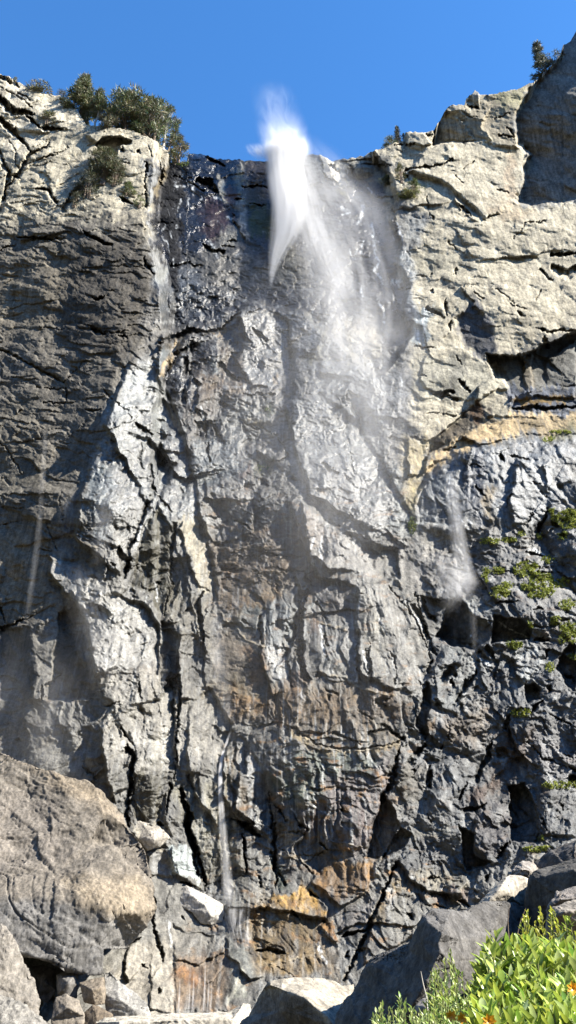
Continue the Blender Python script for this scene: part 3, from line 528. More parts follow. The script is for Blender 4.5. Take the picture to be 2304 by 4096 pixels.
# (zone, colour, wet, softness, strength)
ZN = [
 ('X -500,100 500,400 700,600 620,900 560,1000 300,1000 -500,1100', TAN, .0, 60, 1),
 ('A 0,100 330,240 540,350 590,450 370,540 220,640 0,800', CREAM, .0, 30, .8),
 ('X -500,1000 300,860 560,860 640,1100 640,1420 450,1600 330,1950 240,2250 150,2500 200,2950 -500,3050', GREYB, .05, 60, 1),
 ('X 250,960 560,930 630,1100 620,1400 480,1440 300,1380 170,1250', (.075,.067,.056), .1, 60, .85),
 ('X -500,1050 300,1000 200,1300 -500,1400', TAND, 0, 70, .5),
 ('X -500,1550 150,1600 200,2000 -500,2100', (0.158,0.144,0.119), .05, 60, .8),
 ('X -500,2050 160,2100 260,2450 -500,2480', TAND, .05, 50, .5),
 ('X -500,2500 130,2540 250,2900 -500,2950', (0.122,0.119,0.112), .35, 50, .8),
 ('F 240,1130 300,700 370,668 430,700 470,820 500,1000 520,1130', (0.122,0.104,0.084), .2, 14, .9),
 ('X 600,1150 640,1300 640,1430 660,1600 560,1450 560,1300', (0.151,0.144,0.133), .5, 25, .8),
 # wet pale flank
 ('X 520,1440 620,1430 650,1540 740,1740 780,1900 800,2000 850,2240 700,2080 560,2200 420,2050 330,2000 420,1700', (0.259,0.266,0.262), .85, 30, 1),
 ('X 480,1800 700,1700 770,1900 740,2030 560,2060 420,2000', WHT, .9, 40, .8),
 ('X 350,1900 450,1880 440,2160 380,2180', (0.180,0.202,0.210), .8, 12, .7),
 ('F 250,400 430,480 560,590 730,650 800,760 800,1000 620,960 480,1010 440,760 390,660 270,520', (0.302,0.295,0.276), .75, 22, 1),
 ('F 560,300 640,200 740,160 700,350 560,480', (0.259,0.252,0.237), .75, 20, .8),
 ('F 720,260 780,180 850,260 870,500 1000,640 820,720 740,590 650,540 690,420', OLIV, .4, 12, .9),
 ('F 890,260 960,200 1030,240 1080,500 1090,600 1000,570 950,430', (0.374,0.342,0.272), .3, 10, 1),
 ('F 810,735 890,735 905,900 890,1085 805,1090', (0.050,0.043,0.035), .5, 8, 1),
 ('F 640,990 800,960 800,1132 560,1132', (0.216,0.187,0.157), .5, 20, .7),
 ('F 820,640 1060,600 1090,700 1040,900 820,720', (0.158,0.144,0.115), .55, 15, .7),
 ('H 480,0 800,0 960,80 1110,60 1180,270 1120,420 1000,460 860,500 700,500 510,400', (0.259,0.245,0.217), .65, 40, .9),
 ('H 700,480 840,500 800,740 690,750 650,620', OLIV, .5, 15, .8),
 ('H 760,300 850,300 840,430 760,430', (0.331,0.317,0.279), .9, 20, .8),
 ('H 1130,420 1210,340 1260,430 1250,700 1140,640', (0.151,0.122,0.087), .5, 15, .9),
 ('H 1220,380 1320,450 1370,800 1250,760 1240,560', WHT, .85, 12, 1),
 ('X 690,3150 920,3100 960,3500 820,3560 800,3400', (0.245,0.230,0.178), .6, 30, .8),
 ('J 860,110 940,90 1000,230 1020,300 870,240', (0.403,0.446,0.447), .7, 6, 1),
 ('J 740,140 860,110 870,260 760,250', (0.238,0.238,0.237), .4, 8, .9),
 ('J 640,0 800,20 850,90 740,130', CREAM, .3, 8, .7),
 ('J 560,740 640,600 900,560 900,960 560,970', (0.274,0.252,0.217), .45, 25, .9),
 ('J 780,480 1040,500 1130,560 1040,650 880,690', (0.187,0.176,0.157), .5, 20, .9),
 ('J 880,690 1040,640 1140,640 1160,900 880,940', (.20,.145,.10), .3, 22, .85),
 ('J 890,720 1030,730 1040,790 900,780', (.19,.10,.05), .3, 14, .8),
 ('J 1140,640 1200,700 1240,860 1150,920', (0.259,0.259,0.217), .6, 12, .8),
 ('J 1120,560 1260,640 1330,770 1240,780', (0.180,0.187,0.175), .5, 10, .8),
 # dark wall
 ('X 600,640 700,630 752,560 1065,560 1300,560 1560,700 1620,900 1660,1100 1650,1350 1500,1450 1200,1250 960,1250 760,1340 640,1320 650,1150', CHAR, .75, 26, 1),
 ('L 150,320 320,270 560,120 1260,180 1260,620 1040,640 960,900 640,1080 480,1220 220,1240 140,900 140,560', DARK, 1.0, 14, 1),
 ('L 640,620 790,600 860,640 880,880 760,1000 640,960', RED, .8, 24, .9),
 ('L 850,470 980,470 970,600 880,630', (0.115,0.072,0.063), .5, 14, .8),
 ('L 740,420 850,450 850,580 790,560', CREAM, .4, 8, .9), ('L 970,510 1030,540 1050,650 1010,600 960,600', CREAM, .4, 8, .9),
 ('L 880,640 1010,620 1040,760 1060,940 960,900 930,760', (0.302,0.288,0.265), .6, 12, .9),
 ('L 960,330 1060,350 1060,470 960,470', (0.216,0.223,0.175), .6, 16, .8), ('L 1020,220 1070,220 1070,320 1030,320', (0.324,0.317,0.279), .5, 10, .7),
 ('L 1060,220 1260,220 1260,480 1080,440', (0.043,0.036,0.035), .6, 14, .9),
 ('L 1090,650 1240,640 1320,760 1300,940 1160,960 1080,900', (0.061,0.072,0.035), .5, 20, .95),
 ('L 1020,480 1220,490 1200,640 1040,640', (0.065,0.054,0.035), .5, 16, .9),
 ('L 760,900 980,900 1060,1000 880,1060 760,1040', (0.158,0.155,0.140), .6, 20, .8),
 ('L 480,1120 820,1060 1100,1060 1300,1300 1300,1500 800,1560 560,1300 460,1240', (0.083,0.079,0.070), .7, 40, .85),
 ('L 160,1240 480,1230 640,1400 600,1690 220,1690', (0.086,0.094,0.105), .85, 30, .85),
 ('L 60,240 180,310 190,460 140,660 90,700 100,450', WHT, .5, 7, 1), ('L 110,760 140,760 150,960 130,900', WHT, .6, 5, .9), ('L 130,1060 180,1060 230,1240 160,1240', WHT, .6, 7, .9), ('L 160,1260 280,1270 240,1420 180,1380', (0.259,0.266,0.258), .7, 12, .8),
 ('L 100,60 240,140 250,290 210,300 120,90', CREAM, .2, 10, .5), ('L 230,290 290,300 280,440 190,560 160,600', (0.216,0.173,0.105), .3, 8, .8),
 ('M 460,570 610,560 620,760 500,790', (0.158,0.166,0.168), .5, 12, .9), ('M 580,550 680,620 820,770 760,800 640,700', CREAM, .4, 8, 1), ('M 730,640 800,660 810,770 750,760', WHT, .6, 8, .9),
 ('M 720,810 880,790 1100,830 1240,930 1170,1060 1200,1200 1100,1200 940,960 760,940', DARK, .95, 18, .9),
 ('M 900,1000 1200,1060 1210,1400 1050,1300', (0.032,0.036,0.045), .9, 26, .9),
 ('M 270,1280 470,1360 500,1656 200,1656', (0.144,0.137,0.115), .6, 30, .9),
 ('M 690,820 740,830 800,940 760,930', (0.158,0.144,0.070), .4, 10, .7),
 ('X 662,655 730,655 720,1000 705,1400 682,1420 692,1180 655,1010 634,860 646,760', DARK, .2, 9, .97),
 # centre crags
 ('X 650,1330 760,1300 930,1290 960,1246 1090,1230 1180,1400 1170,1700 1000,2050 870,2250 800,1950 670,1640', (0.101,0.094,0.084), .7, 30, .9),
 ('N 820,100 1060,60 1260,180 1280,480 1240,760 940,700 820,500 900,300', (0.194,0.191,0.182), .8, 24, .95),
 ('N 930,550 1130,560 1230,700 1100,740 940,640', WHT, .9, 14, .9), ('N 1130,610 1190,610 1190,710 1140,710', OCHR, .4, 8, .6),
 ('N 680,330 830,380 900,560 820,640 690,520', (0.094,0.068,0.045), .5, 18, .9), ('N 430,360 660,340 670,500 600,620 420,640', (0.040,0.036,0.035), .6, 20, .95),
 ('N 520,620 860,640 900,760 760,830 500,820', (0.144,0.101,0.059), .5, 24, .9), ('N 400,760 760,820 750,960 400,950', (0.054,0.040,0.031), .5, 22, .9),
 ('N 200,650 320,430 420,480 400,800 260,860', (0.029,0.032,0.038), .9, 16, .95), ('N 350,450 400,470 360,600', WHT, .9, 5, .9),
 ('N 280,340 350,340 330,430 220,640 180,630 260,480', (0.418,0.317,0.189), .2, 5, 1), ('N 630,300 760,220 770,240 640,320', OCHR, .3, 5, .9), ('N 210,400 270,400 230,540 150,580', (0.144,0.166,0.182), .6, 10, .8),
 ('N 600,480 660,490 680,600 610,600', (0.187,0.202,0.196), .6, 6, .9),
 ('N 700,860 1150,830 1170,1120 1000,1180 700,1200', (0.126,0.130,0.122), .7, 24, .9), ('N 860,960 950,950 1100,1020 1000,1010', (0.245,0.202,0.126), .4, 8, .8), ('N 1070,870 1140,870 1130,940 1070,930', (0.065,0.086,0.035), .3, 12, .8),
 ('N 1000,1260 1200,1220 1250,1320 1100,1350', (0.223,0.209,0.189), .6, 16, .85), ('N 980,1340 1110,1340 1100,1440 960,1440', (0.072,0.076,0.035), .4, 18, .7), ('N 480,1000 700,1000 700,1180 490,1150', (0.043,0.043,0.045), .7, 20, .8),
 ('N 470,1160 780,1180 960,1400 760,1560 470,1560', (0.108,0.122,0.129), .7, 26, .9), ('N 820,1390 960,1400 940,1480 840,1470', (0.094,0.058,0.045), .5, 14, .8), ('N 700,1480 940,1500 960,1656 560,1656', (0.194,0.184,0.168), .65, 16, .85),
 ('X 1160,1270 1260,1290 1250,1500 1180,1500', (0.216,0.209,0.196), .8, 20, .7),
 ('X 1180,1240 1340,1300 1640,1500 1640,1640 1560,1700 1400,1700 1250,1600', (0.108,0.119,0.129), .7, 40, .8),
 ('X 1140,1620 1260,1560 1420,1680 1560,1900 1640,2060 1560,2150 1380,2060 1240,1980 1180,1800', (0.223,0.227,0.223), .85, 36, .95),
 ('X 1240,1750 1350,1800 1480,1960 1400,2000 1260,1900', WHT, .85, 24, .8), ('X 1390,1560 1480,1600 1560,1760 1440,1740', (0.072,0.083,0.098), .7, 24, .85),
 ('X 1340,1300 1500,1280 1520,1420 1400,1440', (0.302,0.252,0.154), .3, 30, .6),
 ('X 1230,1440 1340,1300 1350,1320 1240,1460', (0.194,0.176,0.098), .3, 8, .6),
 ('X 1550,1850 1640,1900 1650,2150 1560,2140', (0.158,0.173,0.168), .6, 24, .7),
 ('O 0,130 90,190 420,180 440,250 300,340 90,340', (0.158,0.155,0.147), .6, 18, .9), ('O 430,0 600,0 600,190 440,260', (0.083,0.090,0.098), .6, 12, .9),
 ('O 90,340 400,260 700,170 860,250 900,560 640,600 180,680 90,480', (0.137,0.108,0.077), .45, 30, .95), ('O 560,200 820,180 820,330 600,330', (0.137,0.094,0.066), .45, 24, .8),
 ('O 160,680 460,570 760,600 640,860 520,940 260,1000', (0.126,0.104,0.070), .5, 26, .95), ('O 170,640 500,590 420,640 180,700', RUST, .3, 16, .8), ('O 230,820 560,800 640,830 420,890 220,900', (0.180,0.112,0.052), .3, 20, .7), ('O 320,890 520,880 500,1040 330,1020', (0.083,0.094,0.091), .6, 20, .9),
 ('O 650,770 860,740 740,1190 520,1190 500,1060 560,900', (0.180,0.194,0.196), .6, 12, .95), ('O 800,630 900,640 870,710 800,700', (0.216,0.223,0.217), .5, 8, .9),
 ('O 520,1190 720,1240 745,1560 600,1600 580,1400', (0.302,0.302,0.293), .85, 12, .95),
 ('O 860,740 950,750 900,960 870,1090 870,1420 990,1440 880,1500 820,1380 740,1190', (0.040,0.037,0.031), .5, 10, .95), ('O 890,960 1000,980 1000,1110 900,1120', (0.115,0.058,0.031), .4, 12, .8), ('O 760,1400 880,1500 860,1656 750,1600', (0.144,0.076,0.035), .4, 12, .85),
 ('O 130,1000 320,1080 560,1250 560,1500 400,1656 160,1600', (0.144,0.119,0.091), .5, 30, .85), ('O 360,1220 560,1260 520,1560 440,1500', (0.173,0.097,0.045), .4, 20, .6),
 ('O 850,20 1000,130 1060,220 1449,330 1449,600 1100,560 900,420', (0.216,0.209,0.196), .75, 40, .8), ('O 820,80 960,130 1060,220 960,380 840,200', (0.209,0.173,0.147), .6, 24, .7), ('O 1060,210 1160,230 1150,290 1060,280', (0.173,0.108,0.063), .4, 14, .7),
 ('O 930,600 1290,700 1300,1260 1040,1400 1000,1000 930,800', (0.119,0.108,0.101), .6, 26, .85), ('O 1020,900 1300,1000 1280,1440 1010,1400', (0.162,0.166,0.161), .6, 30, .75), ('O 950,750 970,760 900,1000 890,980', (0.259,0.274,0.265), .5, 5, .8),
 ('G 330,560 540,520 700,900 600,1132 480,1100 380,1000', (0.209,0.202,0.182), .55, 34, .9), ('G 410,700 480,700 520,900 420,900', (0.259,0.245,0.203), .4, 24, .6), ('G 560,360 800,380 940,540 800,640 640,560', (0.209,0.198,0.182), .6, 34, .85),
 # lower middle
 ('O 0,1480 560,1540 900,1500 1449,1600 1449,1700 0,1700', (0.133,0.115,0.084), .5, 30, .9),
 ('H 1110,100 1449,90 1449,200 1160,180', (0.158,0.104,0.052), .35, 22, .85), ('I 0,0 60,0 40,170 0,190', RED, .5, 12, .8), ('I 0,150 240,160 560,260 560,340 200,350 0,260', (0.119,0.097,0.066), .5, 24, .9), ('I 420,80 550,90 540,130 420,110', RUST, .3, 10, .8),
 ('I 0,262 150,345 280,375 560,345 560,385 280,410 120,385 0,300', (0.331,0.259,0.154), .25, 7, .9),
 ('I 0,380 440,410 440,540 200,520 100,680 0,640', (0.119,0.140,0.119), .5, 20, .9), ('I 180,520 520,440 520,640 400,900 180,880', (0.169,0.144,0.140), .5, 26, .95), ('I 50,640 170,640 170,820 70,800', (0.094,0.058,0.059), .6, 16, .7), ('I 260,640 400,640 380,860 270,840', (0.184,0.144,0.136), .5, 20, .6),
 ('R 690,0 1000,0 980,140 720,160', (0.083,0.101,0.073), .5, 24, .9), ('R 720,430 1100,440 1100,700 780,740 720,620', (0.126,0.115,0.105), .55, 20, .9), ('R 690,560 780,600 800,800 720,800', (0.065,0.079,0.066), .5, 12, .9),
 ('R 480,760 700,870 600,960 380,970 420,830', (0.216,0.209,0.189), .5, 14, .85),
 ('R 560,950 720,870 960,800 1110,980 1090,1040 900,1000 720,940', (.46,.285,.095), .3, 10, .95), ('R 560,980 900,1010 1040,1060 1040,1250 640,1360 540,1200', (0.108,0.090,0.059), .45, 16, .95), ('R 1040,680 1130,620 1300,600 1440,620 1440,800 1200,900 1000,820', (0.252,0.149,0.062), .4, 14, .95), ('R 1100,690 1390,660 1380,860 1130,900', (0.137,0.094,0.059), .4, 18, .7),
 ('R 640,1330 1000,1280 1040,1450 860,1470 640,1420', (0.185,0.135,0.066), .4, 18, .8), ('R 1050,1090 1130,1060 1200,1180 1150,1210', (0.301,0.144,0.047), .3, 5, .9),
 ('R 1150,950 1449,900 1449,1130 1220,1160', (0.176,0.162,0.154), .6, 18, .9), ('R 1040,1200 1300,1160 1280,1480 1040,1450', (0.180,0.180,0.175), .55, 20, .85),
 ('K 560,180 680,90 800,110 920,250 880,380 600,330', (0.245,0.223,0.175), .35, 16, .95), ('K 540,220 620,220 640,270 420,540 280,800 400,540', (0.187,0.137,0.070), .3, 10, .8), ('K 580,120 760,60 800,130 640,180', (0.223,0.230,0.230), .4, 16, .7), ('K 600,260 960,330 900,420 620,480 500,480', (0.180,0.173,0.154), .45, 20, .8), ('K 740,320 900,320 900,380 740,370', (0.180,0.119,0.098), .4, 14, .6),
 # right wall
 ('X 1600,480 1760,420 2900,100 2900,1660 2040,1660 1700,1800 1640,1700 1660,1250 1640,1000 1560,900 1540,760 1380,640', TAN, .0, 24, 1),
 ('C 700,500 1200,300 1449,150 1449,900 1200,620 880,580', (0.310,0.270,0.203), 0, 30, .8), ('C 1040,340 1200,310 1180,420 1040,420', (0.259,0.252,0.147), .0, 18, .6), ('C 1000,900 1240,920 1180,1000 1020,960', (0.403,0.317,0.223), 0, 24, .6), ('C 1090,620 1140,620 1150,900 1110,900', (0.374,0.274,0.189), 0, 14, .5),
 ('C 240,690 480,640 560,720 480,790 300,780', (0.144,0.140,0.129), .3, 18, .85), ('C 200,690 330,670 400,690 300,720', (0.324,0.310,0.272), .2, 10, .7),
 ('C 520,900 620,870 700,960 690,1132 520,1132 540,1000', (0.166,0.169,0.168), .4, 18, .85), ('C 610,970 700,980 690,1090 610,1080', (0.324,0.324,0.307), .3, 14, .7), ('C 700,880 760,920 700,1000', (0.216,0.202,0.161), .1, 14, .6),
 ('E 540,0 630,0 640,330 570,250', (0.216,0.230,0.230), .6, 14, .8), ('E 620,290 720,290 720,440 640,470', (0.288,0.331,0.349), .6, 8, .9), ('E 480,160 620,200 620,480 560,460 540,260', (0.065,0.076,0.091), .8, 18, .85),
 ('E 930,245 1040,380 1040,500 1000,560 880,490 840,350', (0.083,0.086,0.098), .2, 16, .95), ('E 1150,330 1300,320 1240,420 1180,500', (0.259,0.230,0.175), .1, 18, .5), ('E 640,30 900,0 900,100 640,130', (0.259,0.245,0.196), .1, 24, .6),
 ('E 660,520 1000,560 1040,640 1000,760 700,760 640,660', (0.302,0.288,0.237), .1, 24, .85), ('E 800,500 880,520 860,760 800,760', (0.187,0.180,0.154), .2, 14, .7),
 ('E 1000,525 1250,490 1460,400 2000,300 2000,850 1449,832 1120,828 1130,730 1085,660', (0.144,0.140,0.126), .2, 10, 1), ('E 1180,530 1240,520 1230,700 1190,700', (0.158,0.137,0.105), .1, 8, .8), ('E 1110,690 1449,690 1449,830 1120,828', (0.094,0.108,0.140), .3, 8, .9), ('E 1140,735 1449,740 1400,770 1180,780', (0.216,0.144,0.056), .1, 8, .9), ('E 1260,450 1449,420 1449,560 1280,660', (0.072,0.072,0.066), .4, 16, .7),  # hollow under the arch darkened in colour to deepen its shade
 ('E 700,1035 720,960 960,760 985,800 1040,830 880,930', (0.122,0.104,0.084), .1, 8, .95), ('E 920,790 980,800 980,860 920,850', (0.094,0.054,0.031), .1, 10, .8),  # gully colour darkened to stand for its recessed shade
 ('E 560,940 690,960 700,1132 570,1132', (0.331,0.281,0.182), .15, 12, .9), ('F 0,0 1,1 2,0', TAN, 0, 1, 0),
 ('E 690,1060 880,935 1040,835 1449,835 2000,840 2000,950 1449,930 1180,910 960,985 760,1050 690,1132', BAND, .05, 12, 1), ('E 1150,860 1449,850 1449,930 1200,930', (0.274,0.223,0.147), .1, 16, .7),
 ('G 560,0 700,0 680,80 630,160 580,100', (0.331,0.274,0.161), .2, 14, .9),
 ('Q 130,1480 200,1260 440,1060 600,1000 900,960 1200,920 1449,960 1449,1500 1240,1560 1100,1650 800,1640 560,1660 180,1680', (0.162,0.173,0.185), .75, 26, 1), ('Q 550,1060 700,1050 720,1600 560,1640 500,1500', (0.083,0.090,0.108), .75, 26, .85), ('Q 180,1300 520,1200 560,1650 170,1640', (0.122,0.130,0.133), .65, 30, .7), ('Q 690,1340 780,1340 780,1600 720,1600', (0.238,0.176,0.091), .4, 12, .7), ('Q 950,1150 1180,1150 1190,1480 960,1560', (0.238,0.248,0.258), .7, 26, .7), ('Q 720,1020 830,1020 820,1280 720,1280', (0.259,0.274,0.286), .8, 18, .7),
 ('Q 60,1350 140,1350 120,1680 80,1700', (0.216,0.187,0.105), .2, 10, .7), ('Q 1200,860 1449,840 1449,950 1200,960', (0.158,0.151,0.098), .1, 16, .7),
 # right foot
 ('X 1740,2230 1990,2110 2304,2080 2900,2060 2900,3500 1560,3500 1640,3000 1740,2600', (0.097,0.101,0.105), .6, 40, 1), ('P 700,300 900,300 950,420 840,430', (0.158,0.166,0.164), .5, 16, .7), ('P 590,640 830,640 830,800 690,1060 560,1000 540,760', (0.151,0.158,0.157), .55, 20, .8), ('P 1050,680 1200,640 1250,700 1120,860', (0.216,0.230,0.237), .7, 12, .8), ('P 700,960 830,770 900,1060 760,1080', (0.144,0.140,0.133), .5, 16, .7), ('P 620,1040 900,1030 880,1260 620,1260', (0.144,0.119,0.094), .4, 26, .7), ('P 480,1120 560,1110 520,1200 460,1200', (0.194,0.130,0.073), .3, 12, .7), ('P 930,1200 1200,1150 1160,1400 1000,1500 880,1480', (0.079,0.058,0.045), .5, 30, .8), ('P 1180,1180 1449,1180 1449,1480 1180,1460', (0.108,0.108,0.115), .75, 26, .8), ('I 480,460 700,440 680,640 540,640', (0.144,0.133,0.115), .45, 20, .7), ('I 540,640 800,620 780,780 560,780', (0.173,0.173,0.168), .5, 20, .7), ('I 580,780 860,770 860,840 580,840', (0.187,0.180,0.154), .4, 16, .6), ('I 890,680 1130,600 1120,900 1000,940', (0.072,0.068,0.070), .6, 20, .8), ('I 1020,500 1130,540 960,640 900,600', (0.079,0.054,0.042), .4, 18, .8), ('K 1120,180 1260,160 1300,200 1240,260', (0.238,0.223,0.196), .2, 12, .7),
  ('C 1449,-60 1449,30 1385,100 1260,270 1200,330 1140,460 1150,600 1210,650 1150,890 1230,915 1449,890 2000,700 2000,-300', (.18,.18,.175), .1, 10, .9),  # prow rock greyed to paint in part of its shade
  ('X 900,2780 1600,2740 1640,2860 1200,2900 900,2880', (.17,.105,.05), .3, 40, .6), ('X 1000,3560 1330,3640 1350,3900 1050,3900 960,3760', (.17,.115,.055), .35, 40, .6), ('X 860,2250 1250,2180 1300,2330 1000,2400 860,2420', (.15,.105,.065), .4, 50, .6),
]
sa = perlin(Xb/.55, Sb/7, 101); sb = perlin(Xb/1.7, Sb/9, 102)
Uz = U + 22*perlin(U/90, V/90, 111) + 10*perlin(U/32, V/32, 112) + 5*perlin(U/11, V/11, 113)
Vz = V + 22*perlin(U/90, V/90, 121) + 10*perlin(U/32, V/32, 122) + 26*sa + 20*sb
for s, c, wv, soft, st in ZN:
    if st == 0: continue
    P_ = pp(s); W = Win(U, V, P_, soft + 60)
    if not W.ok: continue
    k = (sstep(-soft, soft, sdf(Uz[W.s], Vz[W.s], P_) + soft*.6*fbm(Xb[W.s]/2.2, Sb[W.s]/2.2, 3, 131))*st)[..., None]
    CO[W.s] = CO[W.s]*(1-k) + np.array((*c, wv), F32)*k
def blend(k, c, wv):
    global CO
    k = np.clip(k, 0, 1)[..., None].astype(F32); CO = CO*(1-k) + np.array((*c, wv), F32)*k
# natural mottling: lichen-dark runs on the dry walls, pale salts and rust on the wet ones
run = np.clip(fbm(Xb/.7, Sb/10, 4, 141)*1.5 - .35, 0, 1)*np.clip(.6 + fbm(Xb/9, Sb/9, 2, 142), 0, 1)
blend(run*(.75*R_tanr + .75*R_topl + .3*R_left), (.12,.115,.11), .1)
pal = np.clip(fbm(Xb/1.3, Sb/2.2, 4, 143)*1.8 - .55, 0, 1)
blend(pal*(.55*R_crag + .4*R_rblk + .35*R_lowc + .3*R_slab), (.42,.425,.42), .75)
drk = np.clip(fbm(Xb/1.6, Sb/2.0, 5, 144, .6)*1.7 - .4, 0, 1)
blend(drk*(.42*R_crag + .6*R_rblk + .5*R_lowc + .35*R_slab + .4*R_flut + .25*R_left + .3*R_bulg), (.045,.045,.048), .6)
rus = np.clip(fbm(Xb/2.4, Sb/1.2, 5, 145, .6)*1.8 - .75, 0, 1)
blend(rus*(.6*R_crag + .8*R_lowc + .6*R_flut + .2*R_rblk)*(V > 1950), (.27,.155,.07), .3)
veins = np.clip(1 - np.abs(perlin(wx/3.2 + .3*wy, wy/1.1, 151))/.035, 0, 1)*np.clip(perlin(Xb/5, Sb/5, 152)*2, 0, 1)
blend(veins*(.45*R_lowc + .3*R_flut + .2*R_crag), (.38,.31,.21), .2)
vs1 = np.clip(fbm(Xb/.42, Sb/11, 4, 181)*1.7 - .3, 0, 1); vs2 = np.clip(fbm(Xb/.36, Sb/9, 4, 191)*1.8 - .45, 0, 1)
blend(vs1*(.6*R_slab + .45*R_flut + .4*R_crag + .4*R_lowc + .35*R_bulg + .2*R_left), (.055,.056,.056), .7)
blend(vs2*(.35*R_slab + .5*R_flut + .4*R_crag + .35*R_lowc + .3*R_bulg), (.36,.37,.37), .75)
film = np.clip(1 - np.abs(perlin(wx/1.1, wy/4.2, 161))/.05, 0, 1)*np.clip(perlin(Xb/4, Sb/4, 162)*2.2 - .2, 0, 1)
blend(film*(.45*R_dark + .3*R_bulg + .35*R_flut), (.60,.62,.66), .9)
for s in LG:
    P_ = pp(s); W = Win(U, V, P_, 40); q, _w = pdist(Uw[W.s], Vw[W.s], P_, 8.0)
    k = (np.clip(1.2-q, 0, 1)*.75*np.clip(.45 + 1.2*perlin(U[W.s]/21, V[W.s]/15, 172), 0, 1))[..., None]; CO[W.s] = CO[W.s]*(1-k) + np.array((.40,.33,.23,.15), F32)*k
# icicle-white wet seams on the dark wall and the right recess
SEAM = [('L 410,600 390,700 420,790', 5), ('L 500,560 475,610 485,640', 4), ('L 540,480 550,540', 10), ('L 445,340 450,370', 5), ('L 725,270 730,310', 5), ('L 730,590 800,590', 9), ('L 270,850 250,910', 4), ('L 380,840 375,880', 4), ('L 325,920 335,970', 4), ('L 250,960 290,1040 300,1110', 4), ('L 340,1180 360,1240', 5), ('L 400,1220 445,1210', 6), ('L 690,1000 740,1060', 8), ('L 750,1100 780,1160', 7), ('L 870,770 920,810', 7), ('L 500,450 530,440', 8), ('L 380,460 450,460', 8), ('L 610,600 620,580', 4),
        ('M 880,1120 930,1060 930,980', 7), ('M 1020,1120 1010,1220 1040,1320 1060,1460', 8), ('M 1030,1500 1080,1570', 8), ('M 930,1290 920,1420', 6), ('M 1190,1210 1200,1230', 6), ('M 1230,1120 1270,1260', 6), ('M 780,990 800,1010', 12), ('M 1190,1620 1230,1600', 20), ('M 760,1050 820,1040', 5), ('M 1090,1600 1100,1630', 8), ('M 890,1330 870,1420', 5), ('M 830,1340 850,1400', 4), ('M 970,830 1000,860', 5),
        ('E 640,300 660,470', 6), ('E 690,300 685,480', 6), ('E 540,170 560,190', 10), ('E 440,0 450,90', 6), ('E 460,250 490,360', 7), ('E 365,190 365,250', 6), ('Q 410,1250 390,1340 400,1430', 5), ('Q 430,1510 490,1600 560,1700', 4), ('Q 530,1560 590,1630', 6), ('Q 1220,1180 1240,1300', 7), ('Q 15,430 20,500', 5), ('P 960,460 1060,530 1150,570', 5), ('P 850,700 900,740', 8), ('P 780,560 800,610', 7), ('G 1240,370 1290,410', 9),
        ('F 780,550 800,640', 6), ('F 740,620 730,660', 6), ('F 710,240 690,350', 7), ('N 420,820 430,890', 5), ('N 530,880 530,940', 5), ('O 1290,1200 1300,1500', 7), ('O 1360,1240 1390,1480', 5), ('O 1000,1040 1030,1280', 7), ('O 1320,810 1310,900', 7), ('O 930,300 935,560', 6), ('O 1010,300 1000,520', 6), ('R 1000,220 1130,300', 4), ('R 820,230 910,350', 5), ('R 1040,1100 1150,1200', 6), ('G 580,620 690,790', 5), ('G 350,620 350,780', 5), ('G 460,720 500,800', 5), ('G 170,800 180,880', 6), ('J 850,490 855,620', 7), ('K 150,600 190,690', 7)]
for s, hw in SEAM:
    P_ = pp(s); W = Win(U, V, P_, 40); q, _w = pdist(Uw[W.s], Vw[W.s], P_, hw*.62)
    k = (np.clip(1.6-q, 0, 1)*np.clip(.55 + 1.1*perlin(U[W.s]/9, V[W.s]/13, 171), 0, 1))[..., None]; CO[W.s] = CO[W.s]*(1-k) + np.array((.62,.64,.66,.8), F32)*k
kc = np.clip(R_crag + R_flut + .6*R_lowc, 0, 1)[..., None]; lum = CO[..., :3].mean(-1, keepdims=True)
CO[..., :3] = (CO[..., :3] + (lum*np.array([.97, 1.0, 1.02], F32) - CO[..., :3])*.10*kc)*(1 - .24*kc)
CO[..., 3] = np.clip(CO[..., 3] + .10*kc[..., 0] + .12*R_slab, 0, 1)
CO[..., :3] *= 1 - .22*R_slab[..., None]
CO[..., :3] = np.clip(CO[..., :3]*np.array([.77,.775,.755], F32), .006, .8)

# ---- mesh: the face, then the rim rolled back into a plateau, and the toe
nr, nc = U.shape
face = np.stack([PX, Y, PZ], -1)
caps, capc = [], []
for k_, (dy, dz) in enumerate(((1.2, .1), (4, -.3), (14, -2), (45, -8), (140, -30))):
    r0 = face[0].copy(); r0[:, 1] += dy*(1 + .2*np.sin(us/37 + k_)); r0[:, 2] += dz + .3*np.sin(us/51 + k_)*min(dy, 4)/4
    caps.append(r0); capc.append(CO[0]*np.array([1, 1, 1, .3], F32))
full = np.concatenate([np.stack(caps[::-1]), face]); fcol = np.concatenate([np.stack(capc[::-1]), CO])
R_, C_ = full.shape[:2]
idx = np.arange(R_*C_).reshape(R_, C_)
fq = np.stack([idx[:-1, :-1], idx[1:, :-1], idx[1:, 1:], idx[:-1, 1:]], -1).reshape(-1, 4)
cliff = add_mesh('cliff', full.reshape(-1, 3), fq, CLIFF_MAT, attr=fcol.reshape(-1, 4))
tag(cliff, 'tall granite cliff with a dark wet recess behind the waterfall', kind='structure')
print('cliff built', round(_time.time()-_t0, 1))
